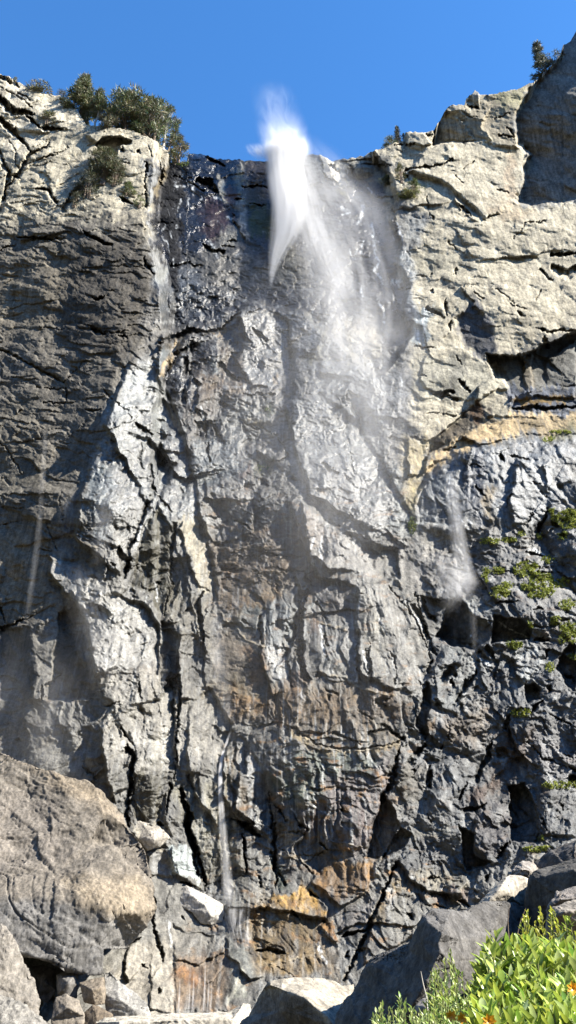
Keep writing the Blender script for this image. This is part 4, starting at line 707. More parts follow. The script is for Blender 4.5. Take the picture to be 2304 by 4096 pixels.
# ---- ground: one sheet from the creek-side bank to the horizon
gx = np.concatenate([[-6000,-1500,-500], np.arange(-160, 161, 4), [500,1500,6000]]).astype(F32)
gy = np.concatenate([[-6000,-1500,-300], np.arange(-60, 200, 4), [500,1500,6000]]).astype(F32)
GX, GY = np.meshgrid(gx, gy)
GZ = np.interp(GY, [-20, 2, 15, 60, 90], [0, 0, -1.6, -6.5, -9.0]).astype(F32) + .35*fbm(GX/9, GY/9, 3, 171)*(np.abs(GX) < 170)
gi = np.arange(GX.size).reshape(GX.shape)
gq = np.stack([gi[:-1, :-1], gi[:-1, 1:], gi[1:, 1:], gi[1:, :-1]], -1).reshape(-1, 4)
GROUND_MAT = rock_material('bank_soil', attr=False, color=(.075,.065,.045), wet=.1, sc=1.5)
tag(add_mesh('ground', np.stack([GX, GY, GZ], -1).reshape(-1, 3), gq, GROUND_MAT), kind='structure')

# ---- unseen wooded slopes added behind the viewpoint to block low sky light
ang = np.linspace(math.radians(150), math.radians(375), 80)     # measured from +X, through -Y
hr = np.array([420, 520, 640, 900, 1400]); 
hs = np.interp(np.degrees(ang), [150, 180, 230, 290, 330, 375], [.75, .95, .95, .72, .30, .26])
HV = []
for k_, r_ in enumerate(hr):
    prof = [0, .45, .85, 1.0, .6][k_]
    HV.append(np.stack([r_*np.cos(ang), r_*np.sin(ang), -12 + 640*hs*prof*(1 + .10*np.sin(ang*9 + k_) + .05*np.sin(ang*23))], -1))
HV = np.array(HV); hi_ = np.arange(HV.shape[0]*HV.shape[1]).reshape(HV.shape[:2])
hq = np.stack([hi_[:-1, :-1], hi_[:-1, 1:], hi_[1:, 1:], hi_[1:, :-1]], -1).reshape(-1, 4)
tag(add_mesh('sky_block_hills', HV.reshape(-1, 3), hq, rock_material('sky_block_slope', attr=False, color=(.05,.052,.03), sc=.1, bump=.2), smooth=True), kind='structure')
# ------------------------------------------------------------------ loose rocks: faceted solids with a modelled front, flanks and back
from mathutils.geometry import delaunay_2d_cdt
ROCK_MAT = rock_material('boulder_rock', sc=2.2, bump=.3)
def pn3(P, s, seed):
    return (perlin(P[:, 0]/s + .37*P[:, 1]/s, P[:, 2]/s + .21*P[:, 1]/s, seed) + perlin(P[:, 1]/s, P[:, 2]/s - .3*P[:, 0]/s, seed+5))*.6
def boulder(name, label, Y0, outline, inner=(), creases=(), thick=3.0, color=(.25,.23,.2), wet=0.0, fine=5.0, rough=1.0, zones=(), group=None, cat='boulder', taper=.8, seed=1):
    """outline and inner points: (u, v, metres behind Y0)"""
    no = len(outline); pts = list(outline) + list(inner)
    ed = [(i, (i+1) % no) for i in range(no)] + [(a, b) for a, b in creases]
    v2, e2, f2, ov, _, _ = delaunay_2d_cdt([Vector((p[0], -p[1])) for p in pts], ed, [], 1, 1e-4)
    bm = bmesh.new(); vs = []
    for i, q in enumerate(v2):
        src = ov[i][0] if ov[i] else None
        d = pts[src][2] if src is not None else 0.0
        vs.append(bm.verts.new(at(q.x, -q.y, Y0 + d)))
    for f in f2:
        try: bm.faces.new([vs[i] for i in f])
        except ValueError: pass
    front = {}
    for i in range(len(v2)):
        for s_ in ov[i]: front[s_] = vs[i]
    cu = sum(p[0] for p in outline)/no; cv_ = sum(p[1] for p in outline)/no; mb = max(p[2] for p in outline)
    back = [bm.verts.new(at(cu + (p[0]-cu)*taper, cv_ + (p[1]-cv_)*taper, Y0 + mb + thick)) for p in outline]
    for i in range(no):
        a, b = front[i], front[(i+1) % no]
        try: bm.faces.new([b, a, back[i], back[(i+1) % no]])
        except ValueError: pass
    try: bm.faces.new(back[::-1])
    except ValueError: pass
    bmesh.ops.recalc_face_normals(bm, faces=bm.faces)
    bmesh.ops.triangulate(bm, faces=bm.faces)
    L = fine*Y0/FPX*1.1
    for it in range(7):
        le = [e for e in bm.edges if e.calc_length() > L*1.6 and min(v.co.y for v in e.verts) < Y0 + mb + .6*thick]
        if not le or len(bm.verts) > 45000: break
        bmesh.ops.subdivide_edges(bm, edges=le, cuts=1, use_grid_fill=True)
        bmesh.ops.triangulate(bm, faces=[f for f in bm.faces if len(f.verts) > 3])
    bm.normal_update(); bm.verts.index_update()
    P = np.array([v.co for v in bm.verts], F32); Nn = np.array([v.normal for v in bm.verts], F32)
    S = np.ptp(np.array([(at(p[0], p[1], Y0)) for p in outline]), 0).max()
    h = np.zeros(len(P), F32)
    for k, (f_, am) in enumerate(((.30, .016), (.12, .009), (.05, .006), (.022, .004), (.010, .0025), (.005, .0014))):
        n = pn3(P, S*f_, seed*31 + k*7)
        h += (n if k % 2 == 0 else (.5 - np.abs(n)*1.6))*S*am*rough
    wp_ = .05*S*pn3(P, S*.2, seed+3); ua, ub = P[:, 0] + .55*P[:, 1] + wp_, P[:, 2] + .35*P[:, 0] - .25*P[:, 1] + wp_
    for f_, am, sd_ in ((.22, .020, 1), (.09, .010, 2), (.035, .005, 3)):
        h += facets(ua/(S*f_*1.6), ub/(S*f_*.75), seed*13+sd_, .6, .4)*S*am*rough
    for f_, am, sd_ in ((.30, .010, 5), (.12, .005, 6)):          # fractures
        n = perlin(ua/(S*f_*1.7) + .4*wp_/S, ub/(S*f_*.7), seed*17+sd_); h -= np.clip(1 - np.abs(n)/.03, 0, 1)*np.clip(.2 + 2*perlin(ua/(S*.35), ub/(S*.3), sd_+40), 0, 1)*S*am*rough
    P = P + Nn*h[:, None]
    t_ = P[:, 1]/1.0
    # survey coordinates of each vertex, for stains, painted shade and lit patches
    yy = (P[:, 1]); zz = P[:, 2]-1.7
    dep = yy*CP + zz*SP; u_ = 1152 + P[:, 0]/dep*FPX; v_ = 2048 - (zz*CP - yy*SP)/dep*FPX
    col = np.tile(np.array((*color, wet), F32), (len(P), 1))
    for zs, zc, zw, soft, st in zones:
        k = (sstep(-soft, soft, sdf(u_ + 16*perlin(u_/40, v_/40, 3), v_ + 16*perlin(u_/40, v_/40, 4), pp(zs)))*st)[:, None]
        col = col*(1-k) + np.array((*zc, zw), F32)*k
    tri = np.array([[l.vert.index for l in f.loops] for f in bm.faces], np.int32)
    bm.free()
    o = add_mesh(name, P, tri, ROCK_MAT, attr=col)
    return tag(o, label, cat, group)
# big outcrop at the lower left
boulder('rock_outcrop', 'huge tan outcrop with black hollows filling the lower left of the cliff foot', 80,
 [(-320,2900,14),(0,2998,13),(95,3042,13),(207,3082,12),(342,3121,12),(421,3169,12),(493,3256,11),(520,3310,10),(560,3360,9),(582,3400,8.5),(600,3520,6),(612,3634,3.5),(588,3705,3.5),(549,3745,4),(509,3793,4),(413,3793,-.6),(405,3896,-1),(350,3904,-1.6),(260,3885,-2),(207,3849,-2),(72,3817,-1.8),(0,3790,-1.8),(-320,3760,-2)],
 [(-200,3590,1),(0,3590,1),(150,3600,.9),(300,3612,.5),(440,3640,-.2),(545,3655,1.4),(0,3300,8.5),(200,3330,7.8),(360,3350,7.2),(372,3362,9.2),(440,3376,9.6),(548,3462,8.0),(440,3392,6.4),(380,3400,6.8),(520,3490,5.2),(300,3230,9.2),(430,3250,9.4),(140,3460,4.6),(330,3500,3.4),(500,3560,2.6),(100,3180,11),(0,3120,11.5),(330,3750,-.6),(150,3740,-.9),(400,3780,-.5),(240,3480,4.6),(60,3400,6.6)],
 thick=9, color=(.125,.112,.094), wet=.05, fine=5, rough=1.15, seed=3,
 zones=[('X -400,3600 150,3600 440,3650 600,3690 500,3830 400,3920 -400,3900', (.115,.112,.106), .1, 24, .9), ('X 250,3520 560,3500 640,3640 540,3690 350,3640', (.25,.205,.145), 0, 50, .6), ('X -400,3050 200,3200 300,3450 -400,3500', (.145,.13,.112), 0, 60, .8), ('X 0,3000 420,3150 500,3300 200,3130', (.19,.155,.11), 0, 30, .6)], cat='rock outcrop')  # the patch along the right lip is lightened as if sunlit
# foot of the fall, left: rubble under the outcrop
LB = [
 ('pale leaning rock at the left edge below the big outcrop', 74, [(-150,3640,3),(0,3697,2.5),(40,3750,2),(72,3809,2),(110,3870,2),(143,3936,2),(159,4000,1.5),(162,4075,1),(100,4200,0),(0,4330,-.5),(-200,4330,0)], [(20,3850,.8),(60,3960,.4),(-60,3900,0)], (.24,.22,.19)),
 ('broad flat pale slab in the bottom left corner', 68, [(-200,3950,3),(0,3984,2.5),(60,4000,2.3),(103,4023,2),(150,4060,1.6),(205,4105,1),(180,4340,0),(-200,4340,0)], [(60,4100,.6)], (.28,.265,.235)),
 ('squarish grey rock wedged upright under the outcrop lip', 78, [(225,3900,1.5),(262,3886,1.6),(310,3888,1.5),(313,3940,1),(308,3992,.8),(270,3990,.5),(231,3978,.8)], [(275,3930,0),(250,3960,.1)], (.20,.19,.175)),
 ('tan block beneath the right nose of the outcrop', 77, [(318,3932,1.6),(360,3918,1.6),(415,3908,1.6),(425,3960,1),(418,4015,.6),(380,4022,.3),(336,4008,.6)], [(370,3962,0),(400,3950,.2)], (.26,.22,.17)),
 ('low tan rock with a rounded top behind the corner slab', 75, [(223,3990,1.5),(262,3978,1.5),(318,4000,1.4),(338,4063,.8),(330,4200,0),(220,4200,0),(205,4080,.6)], [(270,4030,.2)], (.25,.22,.18)),
 ('small brown rock between the tan block and the pale wedge', 76, [(338,4050,1),(372,4020,1),(410,4030,1),(448,4060,.8),(440,4200,0),(330,4200,0)], [(390,4080,.2)], (.19,.155,.115)),
 ('pale wedge-shaped boulder sloping down to the right', 78, [(413,3890,2.2),(440,3885,2.2),(477,3920,2),(530,3965,1.8),(588,4015,1.4),(606,4063,1),(600,4200,.4),(450,4200,.4),(430,4063,.6),(416,3980,1)], [(470,3990,.3),(540,4040,.3)], (.30,.29,.265)),
 ('dark blocky rock in the shade left of the tan block', 80, [(120,3870,1.5),(170,3858,1.5),(222,3880,1.3),(224,3960,.8),(190,4010,.5),(150,3990,.5)], [(180,3930,0)], (.12,.115,.105)),
]
for i, (lb, Y0, ol, inn, c) in enumerate(LB):
    boulder('boulder', lb, Y0, ol, inn, thick=2.5, color=tuple(x*.66 for x in c), fine=4.5, rough=1.5, group='rubble at the cliff foot', seed=11+i)
boulder('rock_ledge', 'long flat pale ledge along the bottom edge below the streaked wall', 70, [(380,4085,4),(480,4072,4),(640,4062,4.2),(800,4055,4.5),(930,4046,4.5),(975,4016,5),(1000,4020,5),(1010,4100,2),(990,4300,0),(400,4300,0)], [(480,4090,.6),(640,4082,.5),(800,4078,.6),(930,4075,.7)], thick=5, color=(.34,.315,.265), fine=4.5, rough=.7, seed=31, cat='rock ledge')
boulder('boulder', 'white fallen block resting on the wet wall beside the lowest cascade', surf(800, 3620).y - 1.6, [(698,3602,1.5),(712,3566,1.6),(747,3540,1.8),(800,3568,1.7),(845,3590,1.6),(890,3618,1.5),(896,3650,1),(888,3684,.8),(845,3700,.3),(803,3692,.2),(770,3650,.2),(720,3622,.6)], [(765,3580,.3),(820,3620,-.2),(840,3660,-.3),(730,3600,.6)], thick=3, color=(.31,.295,.265), wet=.4, fine=4, rough=1.1, group='rubble at the cliff foot', seed=33)
boulder('boulder', 'pale cracked slab lying against the foot of the white wall', surf(600, 3340).y - 1.6, [(517,3290,2),(560,3284,2.2),(636,3304,2),(678,3350,1.6),(640,3386,.9),(590,3402,.6),(550,3350,.8)], [(600,3330,.5),(620,3360,.1)], thick=3, color=(.25,.23,.195), wet=.2, fine=4, rough=1.2, group='rubble at the cliff foot', seed=35)
# right foreground
boulder('boulder', 'great split boulder with black flank and smooth grey face behind bushes', 21,
 [(1330,4130,2.6),(1351,4055,2.7),(1380,4010,2.8),(1414,3968,2.9),(1440,3900,2.9),(1458,3864,2.8),(1482,3830,2.7),(1560,3800,2.3),(1629,3774,1.9),(1665,3715,1.5),(1702,3662,1.0),(1740,3642,1.5),(1800,3640,2.0),(1867,3640,2.6),(1905,3618,3.0),(1930,3600,3.2),(1990,3600,3.4),(2050,3612,3.7),(2118,3634,4.2),(2140,3700,4.0),(2120,3800,3.6),(2080,3950,3.1),(2040,4200,2.4),(1900,4720,1),(1330,4720,2.4)],
 [(1478,3858,2.35),(1560,3840,1.8),(1629,3802,1.3),(1688,3695,.75),(1712,3690,.25),(1752,3722,-.15),(1768,3734,-.4),(1755,3770,-.4),(1762,3810,-.5),(1735,3860,-.5),(1708,3930,-.5),(1660,4010,-.4),(1600,4100,0),(1500,3990,1.6),(1600,3910,.8),(1690,3760,.2),(1840,3760,1.2),(1960,3740,2.5),(1860,3900,.9),(1990,3660,3.0)],
 creases=[(25,26),(26,27),(27,28),(29,30),(30,31),(31,32),(32,33),(33,34),(34,35),(35,36),(36,37)],
 thick=2.5, color=(.09,.087,.082), fine=5, rough=.7, taper=.75, seed=41)
boulder('boulder', 'light tan slab-faced boulder perched behind the great split one', 25, [(1900,3640,.8),(1925,3602,1),(1987,3540,1.3),(2035,3499,1.5),(2060,3497,1.5),(2116,3519,1.9),(2108,3580,1.7),(2102,3640,1.5),(2110,3760,1.2),(2140,4550,.6),(1900,4550,.2),(1905,3760,.4)], [(2000,3560,.6),(1960,3600,.45),(2030,3570,.7)], thick=2, color=(.30,.275,.23), fine=5, rough=.6, seed=43)
boulder('boulder', 'dark boulder with a thin lit rim at the right edge above the yellow bush', 23, [(2098,3650,2.2),(2106,3590,2.2),(2116,3516,2.1),(2146,3483,2.0),(2230,3462,2),(2330,3425,2.4),(2460,3400,3),(2480,3560,3),(2470,3760,-.6),(2490,4600,-1),(2090,4600,1.6),(2090,3740,2)], [(2128,3524,1.6),(2180,3512,1.15),(2290,3484,.3),(2400,3474,-.6),(2250,3600,.5),(2400,3640,-.8)], creases=[(11,12),(12,13),(13,14)], thick=2, color=(.075,.072,.066), fine=5, rough=.8, seed=45)
boulder('boulder', 'dark tilted slab at the right edge under the mossy ledge', 30, [(2136,3456,2.4),(2200,3412,2.3),(2273,3364,2.1),(2330,3340,2),(2460,3300,2),(2500,3420,-1),(2520,4350,-1.5),(2120,4350,2),(2130,3520,2.3)], [(2215,3425,1.6),(2300,3378,1.2),(2300,3450,.5),(2180,3478,1.7)], thick=2.5, color=(.085,.08,.075), fine=4.5, rough=.9, seed=47)
boulder('boulder', 'small grey rock in the gap left of the dark slabs', 31, [(2040,3480,.6),(2052,3457,.8),(2090,3446,.9),(2130,3444,.9),(2156,3482,.7),(2160,3540,.4),(2200,4380,.2),(1990,4380,.2),(2034,3540,.3)], [(2085,3470,.1),(2120,3480,.1)], thick=1.5, color=(.24,.22,.195), fine=4, rough=1.2, seed=49)
boulder('boulder', 'rounded dark rock with grey top, upper of two at the right edge above leaves', 20, [(2196,3640,.2),(2205,3600,.4),(2228,3570,.6),(2290,3552,.9),(2380,3520,1.2),(2430,3640,1),(2450,4700,.4),(2190,4700,0)], [(2240,3600,-.1),(2320,3590,-.1)], thick=1.2, color=(.17,.155,.14), fine=4.5, rough=1.1, seed=51)
boulder('boulder', 'rounded pale-topped rock, lower of two at the right edge above leaves', 17, [(2200,3680,.2),(2212,3634,.4),(2260,3612,.6),(2330,3590,.8),(2420,3600,.9),(2440,3800,.4),(2460,4900,.2),(2180,4900,-.1)], [(2260,3650,-.1),(2340,3640,-.1)], thick=1.2, color=(.23,.21,.18), fine=4.5, rough=1.0, seed=53)
boulder('boulder', 'tan-topped boulder with a jagged front painted in shade at the bottom centre', 26, [(930,4125,2.6),(960,4090,2.6),(994,4063,2.6),(1030,3990,2.4),(1052,3955,2.2),(1075,3926,1.9),(1130,3916,1.8),(1184,3911,2.2),(1240,3910,2.7),(1287,3911,3.1),(1340,3926,3.6),(1367,3948,3.4),(1414,3938,4.2),(1420,4000,3),(1400,4130,1.8),(1340,4330,.6),(930,4400,2.4)], [(1082,3940,1.7),(1130,3958,1.2),(1170,3975,.8),(1216,3990,.4),(1260,4030,.1),(1311,4066,-.3),(1335,4100,-.5),(1120,4040,1.3)], creases=[(17,18),(18,19),(19,20),(20,21),(21,22)], thick=2.2, color=(.27,.245,.20), fine=5, rough=.7, seed=55, zones=[('X 940,4110 1000,4060 1060,3960 1216,3995 1330,4100 1330,4400 940,4400', (.12,.11,.10), 0, 12, .8)])  # the zone darkens the front face as if in shade
boulder('boulder', 'small grey rock half hidden in leaves in front of the black flank', 11, [(1655,4060,.15),(1664,4022,.2),(1693,3992,.3),(1735,3976,.35),(1772,3966,.4),(1792,3990,.4),(1806,4060,.3),(1830,4200,.1),(1640,4300,0)], [(1700,4030,-.02),(1750,4040,-.05),(1745,4090,-.08)], thick=.6, color=(.21,.195,.175), fine=5, rough=.9, seed=57)
print('rocks', round(_time.time()-_t0, 1))
# ------------------------------------------------------------------ vegetation
def leaf_material(name, rough=.45, trans=.35):
    m = bpy.data.materials.new(name); m.use_nodes = True; nt = m.node_tree; b = nt.nodes['Principled BSDF']; out = nt.nodes['Material Output']
    a = N(nt, 'ShaderNodeAttribute', attribute_name='rock'); tc = N(nt, 'ShaderNodeTexCoord')
    n = noise_n(nt, tc.outputs['Object'], 3.0, 3)
    vm = N(nt, 'ShaderNodeVectorMath', operation='SCALE'); nt.links.new(a.outputs['Color'], vm.inputs[0]); nt.links.new(maprange(nt, n, .3, .7, .75, 1.25), vm.inputs['Scale'])
    nt.links.new(vm.outputs[0], b.inputs['Base Color']); b.inputs['Roughness'].default_value = rough; b.inputs['Specular IOR Level'].default_value = .5
    tr = N(nt, 'ShaderNodeBsdfTranslucent'); nt.links.new(vm.outputs[0], tr.inputs[0])
    mx = N(nt, 'ShaderNodeMixShader'); mx.inputs[0].default_value = trans
    nt.links.new(b.outputs[0], mx.inputs[1]); nt.links.new(tr.outputs[0], mx.inputs[2]); nt.links.new(mx.outputs[0], out.inputs[0])
    return m
LEAF = leaf_material('broad_leaf', .33, .40); NEEDLE = leaf_material('needle_foliage', .6, .2); MOSSM = leaf_material('moss_fronds', .8, .25)
def bark_material(name, c):
    m = bpy.data.materials.new(name); m.use_nodes = True; nt = m.node_tree; b = nt.nodes['Principled BSDF']; tc = N(nt, 'ShaderNodeTexCoord')
    n = noise_n(nt, tc.outputs['Object'], 5, 5, .6, (1, 1, .2)); r = N(nt, 'ShaderNodeValToRGB'); nt.links.new(n, r.inputs[0])
    r.color_ramp.elements[0].color = (*[x*.5 for x in c], 1); r.color_ramp.elements[1].color = (*c, 1); r.color_ramp.elements[0].position = .35; r.color_ramp.elements[1].position = .62
    nt.links.new(r.outputs[0], b.inputs['Base Color']); b.inputs['Roughness'].default_value = .9
    return m
BARK = bark_material('bark', (.20,.15,.11)); SILVER = bark_material('bleached_bark', (.55,.52,.46)); STEM = bark_material('green_stem', (.16,.17,.06))
class Geo:
    def __init__(s): s.v, s.f, s.c = [], [], []
    def tri(s, a, b, c, col):
        i = len(s.v); s.v += [a, b, c]; s.f.append((i, i+1, i+2)); s.c += [(*col, 1)]*3
    def tube(s, pts, rad, n=6, col=(.2,.15,.1)):
        base = len(s.v)
        for k, (p, r) in enumerate(zip(pts, rad)):
            p = Vector(p); d = (Vector(pts[min(k+1, len(pts)-1)]) - Vector(pts[max(k-1, 0)])).normalized()
            x = d.orthogonal().normalized(); y = d.cross(x)
            for j in range(n):
                a = j*2*math.pi/n; s.v.append(p + x*math.cos(a)*r + y*math.sin(a)*r); s.c.append((*col, 1))
        for k in range(len(pts)-1):
            for j in range(n):
                a, b = base+k*n+j, base+k*n+(j+1) % n; c, d = a+n, b+n
                s.f += [(a, b, d), (a, d, c)]
    def build(s, name, mat, parent=None):
        return add_mesh(name, [tuple(x) for x in s.v], s.f, mat, parent, attr=s.c)
def rv(R): return Vector((R.gauss(0, 1), R.gauss(0, 1), R.gauss(0, 1))).normalized()
def empty(name, loc):
    o = bpy.data.objects.new(name, None); COL.objects.link(o); o.location = loc; return o
def spray(g, R, c, rad, n, size, cols, flat=.7):
    """a clump of needle sprays round c"""
    base = R.choice(cols); k = R.uniform(.75, 1.25)
    for _ in range(n):
        d = rv(R); d.z *= flat; p = c + d*rad*R.random()**.45
        dr = (d + rv(R)*.7 + Vector((0, 0, .25))).normalized(); sd = dr.cross(rv(R)).normalized()
        L = size*R.uniform(.6, 1.4); col = tuple(x*k*R.uniform(.8, 1.2) for x in base)
        g.tri(p - sd*L*.15, p + sd*L*.15, p + dr*L*1.15, col)
NGREEN = [(.11,.128,.058), (.13,.14,.065), (.09,.108,.05), (.16,.16,.085)]
def conifer(name, label, base, H, W, seed, cat='tree', lean=0.0, dens=1.0, bark=None, cols=NGREEN, crown=.12, spire=1.0, group=None):
    R = random.Random(seed); root = tag(empty(name, base), label, cat, group)
    tg, cg = Geo(), Geo(); ax = Vector((lean, 0, 1)).normalized()
    pts = [ax*H*k/6 + Vector((R.uniform(-.02, .02)*H, R.uniform(-.02, .02)*H, 0))*(k > 0) for k in range(7)]
    tg.tube([pts[0] - ax*.6] + pts, [H*.022*1.2] + [H*.022*(1 - .14*k) for k in range(7)])
    nb = int(46*dens)
    for i in range(nb):
        f = crown + (1-crown)*(i + R.random())/nb
        w = W*.5*(1-f)**(.75/spire)*R.uniform(.55, 1.15) + W*.04
        a = R.uniform(0, 6.283); p0 = ax*H*f; dr = Vector((math.cos(a), math.sin(a), R.uniform(-.25, .25)))
        p1 = p0 + dr*w
        tg.tube([p0, p0*.5 + p1*.5 + Vector((0, 0, .03*H*R.random())), p1], [H*.006, H*.004, H*.0015], 4)
        for q in range(max(2, int(w/(H*.05)))):
            t_ = .35 + .65*(q + .5)/max(2, int(w/(H*.05)))
            spray(cg, R, p0 + (p1-p0)*t_ + rv(R)*H*.015, H*.05*R.uniform(.7, 1.3), int(52*dens), H*.045, cols, .5)
    spray(cg, R, ax*H*.98, H*.03, 16, H*.045, cols)
    tg.build('trunk', bark or BARK, root); cg.build('crown', NEEDLE, root); return root
def broad(name, label, base, H, W, seed, cat='tree', trunk=.3, cols=NGREEN, bark=None, n=42, dens=1.0, group=None, dep=None):
    R = random.Random(seed); root = tag(empty(name, base), label, cat, group); tg, cg = Geo(), Geo()
    for k in range(1 if trunk > .15 else 3):
        o = Vector((R.uniform(-.15, .15)*W*(trunk <= .15), 0, 0))
        tg.tube([o + Vector((0, 0, -.5)), o + Vector((R.uniform(-.03, .03)*H, 0, H*.3)), o*1.6 + Vector((R.uniform(-.06, .06)*H, 0, H*.75))], [H*.03, H*.024, H*.009])
    for i in range(n):
        th = R.uniform(0, 6.283); rr = R.random()**.5; zf = R.random()
        prof = math.sin(math.pi*min(1, (.18 + .82*zf)))**.6
        c = Vector((math.cos(th)*rr*W*.5*prof, math.sin(th)*rr*(dep or W*.5)*prof, H*(trunk + (1-trunk)*zf)))
        s0 = Vector((0, 0, H*max(.12, trunk*.8 + .4*zf*(1-trunk))))
        tg.tube([s0, (s0+c)*.5 + rv(R)*W*.03, c], [H*.008, H*.005, H*.002], 4)
        spray(cg, R, c, W*.14*R.uniform(.6, 1.3), int(72*dens), W*.085, cols, .65)
    tg.build('trunk' if trunk > .15 else 'stem', bark or BARK, root); cg.build('crown' if trunk > .15 else 'foliage', NEEDLE, root); return root
def rim(u, v):
    p = surf(u, v); return p
def mp(u, v):
    x, y, z = ray(u, v); return surf(u, v).y/y/FPX
def on_face(u, v, out=.3):
    p = surf(u, v); d = Vector((p.x, p.y, p.z-1.7)).normalized(); return p - d*out
GOLD = [(.13,.125,.05), (.16,.145,.06), (.10,.105,.045)]; PALE = [(.15,.145,.085), (.12,.12,.065), (.17,.16,.10)]; FRESH = [(.12,.15,.04), (.16,.18,.05), (.09,.12,.035)]
FS = 1.55      # the view looks up about fifty degrees, so heights on the rim are foreshortened
def hgt(u, v, px): return px*mp(u, v)*FS
def wid(u, v, px): return px*mp(u, v)
def back(u, v, d): return surf(u, v) + Vector((0, d, .02*d))
TR = [ # kind, name, label, u, v(base), height px, width px, set back m, options
 ('c','pine_tree','tallest pointed conifer on the left rim, left of the rounded trees', 312, 455, 165, 150, 1.5, dict(dens=1.15, seed=1)),
 ('c','pine_tree','thin open conifer with a bleached trunk right of the tallest pointed one', 379, 508, 150, 105, .8, dict(dens=.7, crown=.4, bark=SILVER, seed=2)),
 ('b','pine_tree','dark rounded pine in the middle of the left rim clump', 487, 520, 168, 180, 2.5, dict(seed=3, n=58)),
 ('b','pine_tree','broad rounded pine with drooping sides, right of the dark middle one', 585, 550, 165, 165, 2.0, dict(seed=4, n=60, trunk=.15)),
 ('b','pine_tree','pine with a bare white trunk at the right end of the clump', 648, 580, 160, 95, .8, dict(seed=5, trunk=.42, bark=SILVER, n=44)),
 ('c','pine_tree','small sparse conifer leaning out right of the white trunk', 668, 585, 125, 80, .6, dict(seed=6, dens=.55, lean=.18)),
 ('b','pine_tree','low dark pine filling the gap between the pointed and rounded trees', 432, 512, 105, 95, 2.5, dict(seed=7, n=46, trunk=.2)),
 ('b','pine_tree','dark bushy pine at the back between the two rounded pines', 540, 528, 145, 130, 4, dict(seed=8, n=50, trunk=.16)),
 ('b','shrub','olive bush on the skyline slab above the left gully', 160, 372, 36, 105, .6, dict(seed=9, trunk=.05, n=22, cols=GOLD)),
 ('b','shrub','small grey-green bush on the rim left of the tallest conifer', 245, 398, 36, 60, .5, dict(seed=10, trunk=.05, n=14, cols=PALE)),
 ('b','shrub','tiny dark tuft on the skyline at the far left', 62, 320, 18, 34, .4, dict(seed=11, trunk=.05, n=8)),
 ('b','shrub','pale dry bush beside the thin bleached-trunk conifer', 425, 516, 52, 95, .3, dict(seed=12, trunk=.06, n=22, cols=PALE)),
 ('b','shrub','yellow-green bush on the lip where the buttress meets the dark wall', 705, 662, 112, 105, .4, dict(seed=13, trunk=.08, n=34, cols=GOLD)),
 ('c','pine_tree','small dark spire on the right rim beside the square rock', 1594, 578, 70, 42, .5, dict(seed=14, dens=.7, cols=[(.05,.055,.035), (.07,.07,.045)])),
 ('b','shrub','grey-green bush left of the small spire on the right rim', 1560, 584, 36, 66, .4, dict(seed=15, trunk=.06, n=20)),
 ('c','pine_tree','tiny conifer touching the square rock on the right rim', 1618, 574, 42, 24, .5, dict(seed=16, dens=.5, cols=[(.05,.055,.035)])),
 ('c','pine_tree','feathery pine leaning off the shaded prow against the sky', 2192, 300, 135, 105, .5, dict(seed=17, dens=.75, lean=-.12, cols=[(.10,.115,.08), (.125,.135,.095)])),
 ('b','shrub','thin bush close under the feathery pine on the shaded prow', 2222, 262, 52, 70, .4, dict(seed=18, trunk=.06, n=16, cols=[(.10,.115,.08)])),
]
for kd, nm, lb, u, v, hp_, wp, bk, kw in TR:
    vv = max(v, float(np.interp(u, us, vt)) + 2)
    b0 = back(u, vv, bk) if vv - np.interp(u, us, vt) < 60 else on_face(u, vv)
    H_ = hgt(u, vv, hp_); W_ = wid(u, vv, wp)
    (conifer if kd == 'c' else broad)(nm, lb, b0, H_, W_, group='trees on the cliff rim' if nm == 'pine_tree' else 'shrubs on the cliff', **kw)
SH = [
 ('tall grey-green juniper under the arched hollow, right half of the ledge thicket', 415, 735, 160, 120, [(.10,.105,.05), (.12,.12,.06), (.085,.09,.045)], 64),
 ('olive juniper reaching highest in the ledge thicket below the hollow', 388, 690, 125, 80, GOLD, 40),
 ('dark spreading juniper at the lower left of the ledge thicket', 345, 790, 120, 110, [(.06,.065,.035), (.075,.075,.04)], 30),
 ('low dark bush at the left foot of the ledge thicket', 300, 825, 70, 70, [(.05,.055,.03), (.07,.07,.04)], 18),
 ('rounded grey bush at the right end of the ledge thicket', 460, 740, 105, 90, [(.11,.115,.06), (.13,.13,.075)], 40),
 ('green bush clinging below the streaked pillar', 510, 790, 70, 72, FRESH, 22),
 ('small green tuft on the edge beside the white trickle', 553, 825, 45, 48, FRESH, 14),
 ('dark bush wedged in the gully between the left slabs', 192, 492, 50, 75, GOLD, 16),
 ('thin upright bush on the ledge right of the fall', 1606, 728, 90, 50, GOLD, 22),
 ('low dark bush left of the thin upright one on the right ledge', 1552, 742, 34, 74, [(.09,.10,.035), (.06,.07,.03)], 18),
 ('bushy green tuft right of the thin upright one on the right ledge', 1664, 775, 62, 66, FRESH, 20),
 ('yellow moss-like bush draped under the right ledge bushes', 1632, 796, 30, 84, [(.20,.19,.05), (.15,.15,.045)], 20),
]
for i, (lb, u, v, hp_, wp, cols, n) in enumerate(SH):
    broad('shrub', lb, on_face(u, v, .2), hgt(u, v, hp_)*.75, wid(u, v, wp), 40+i, cat='shrub', trunk=.06, cols=cols, n=n, group='shrubs on the cliff', dep=wid(u, v, wp)*.35)
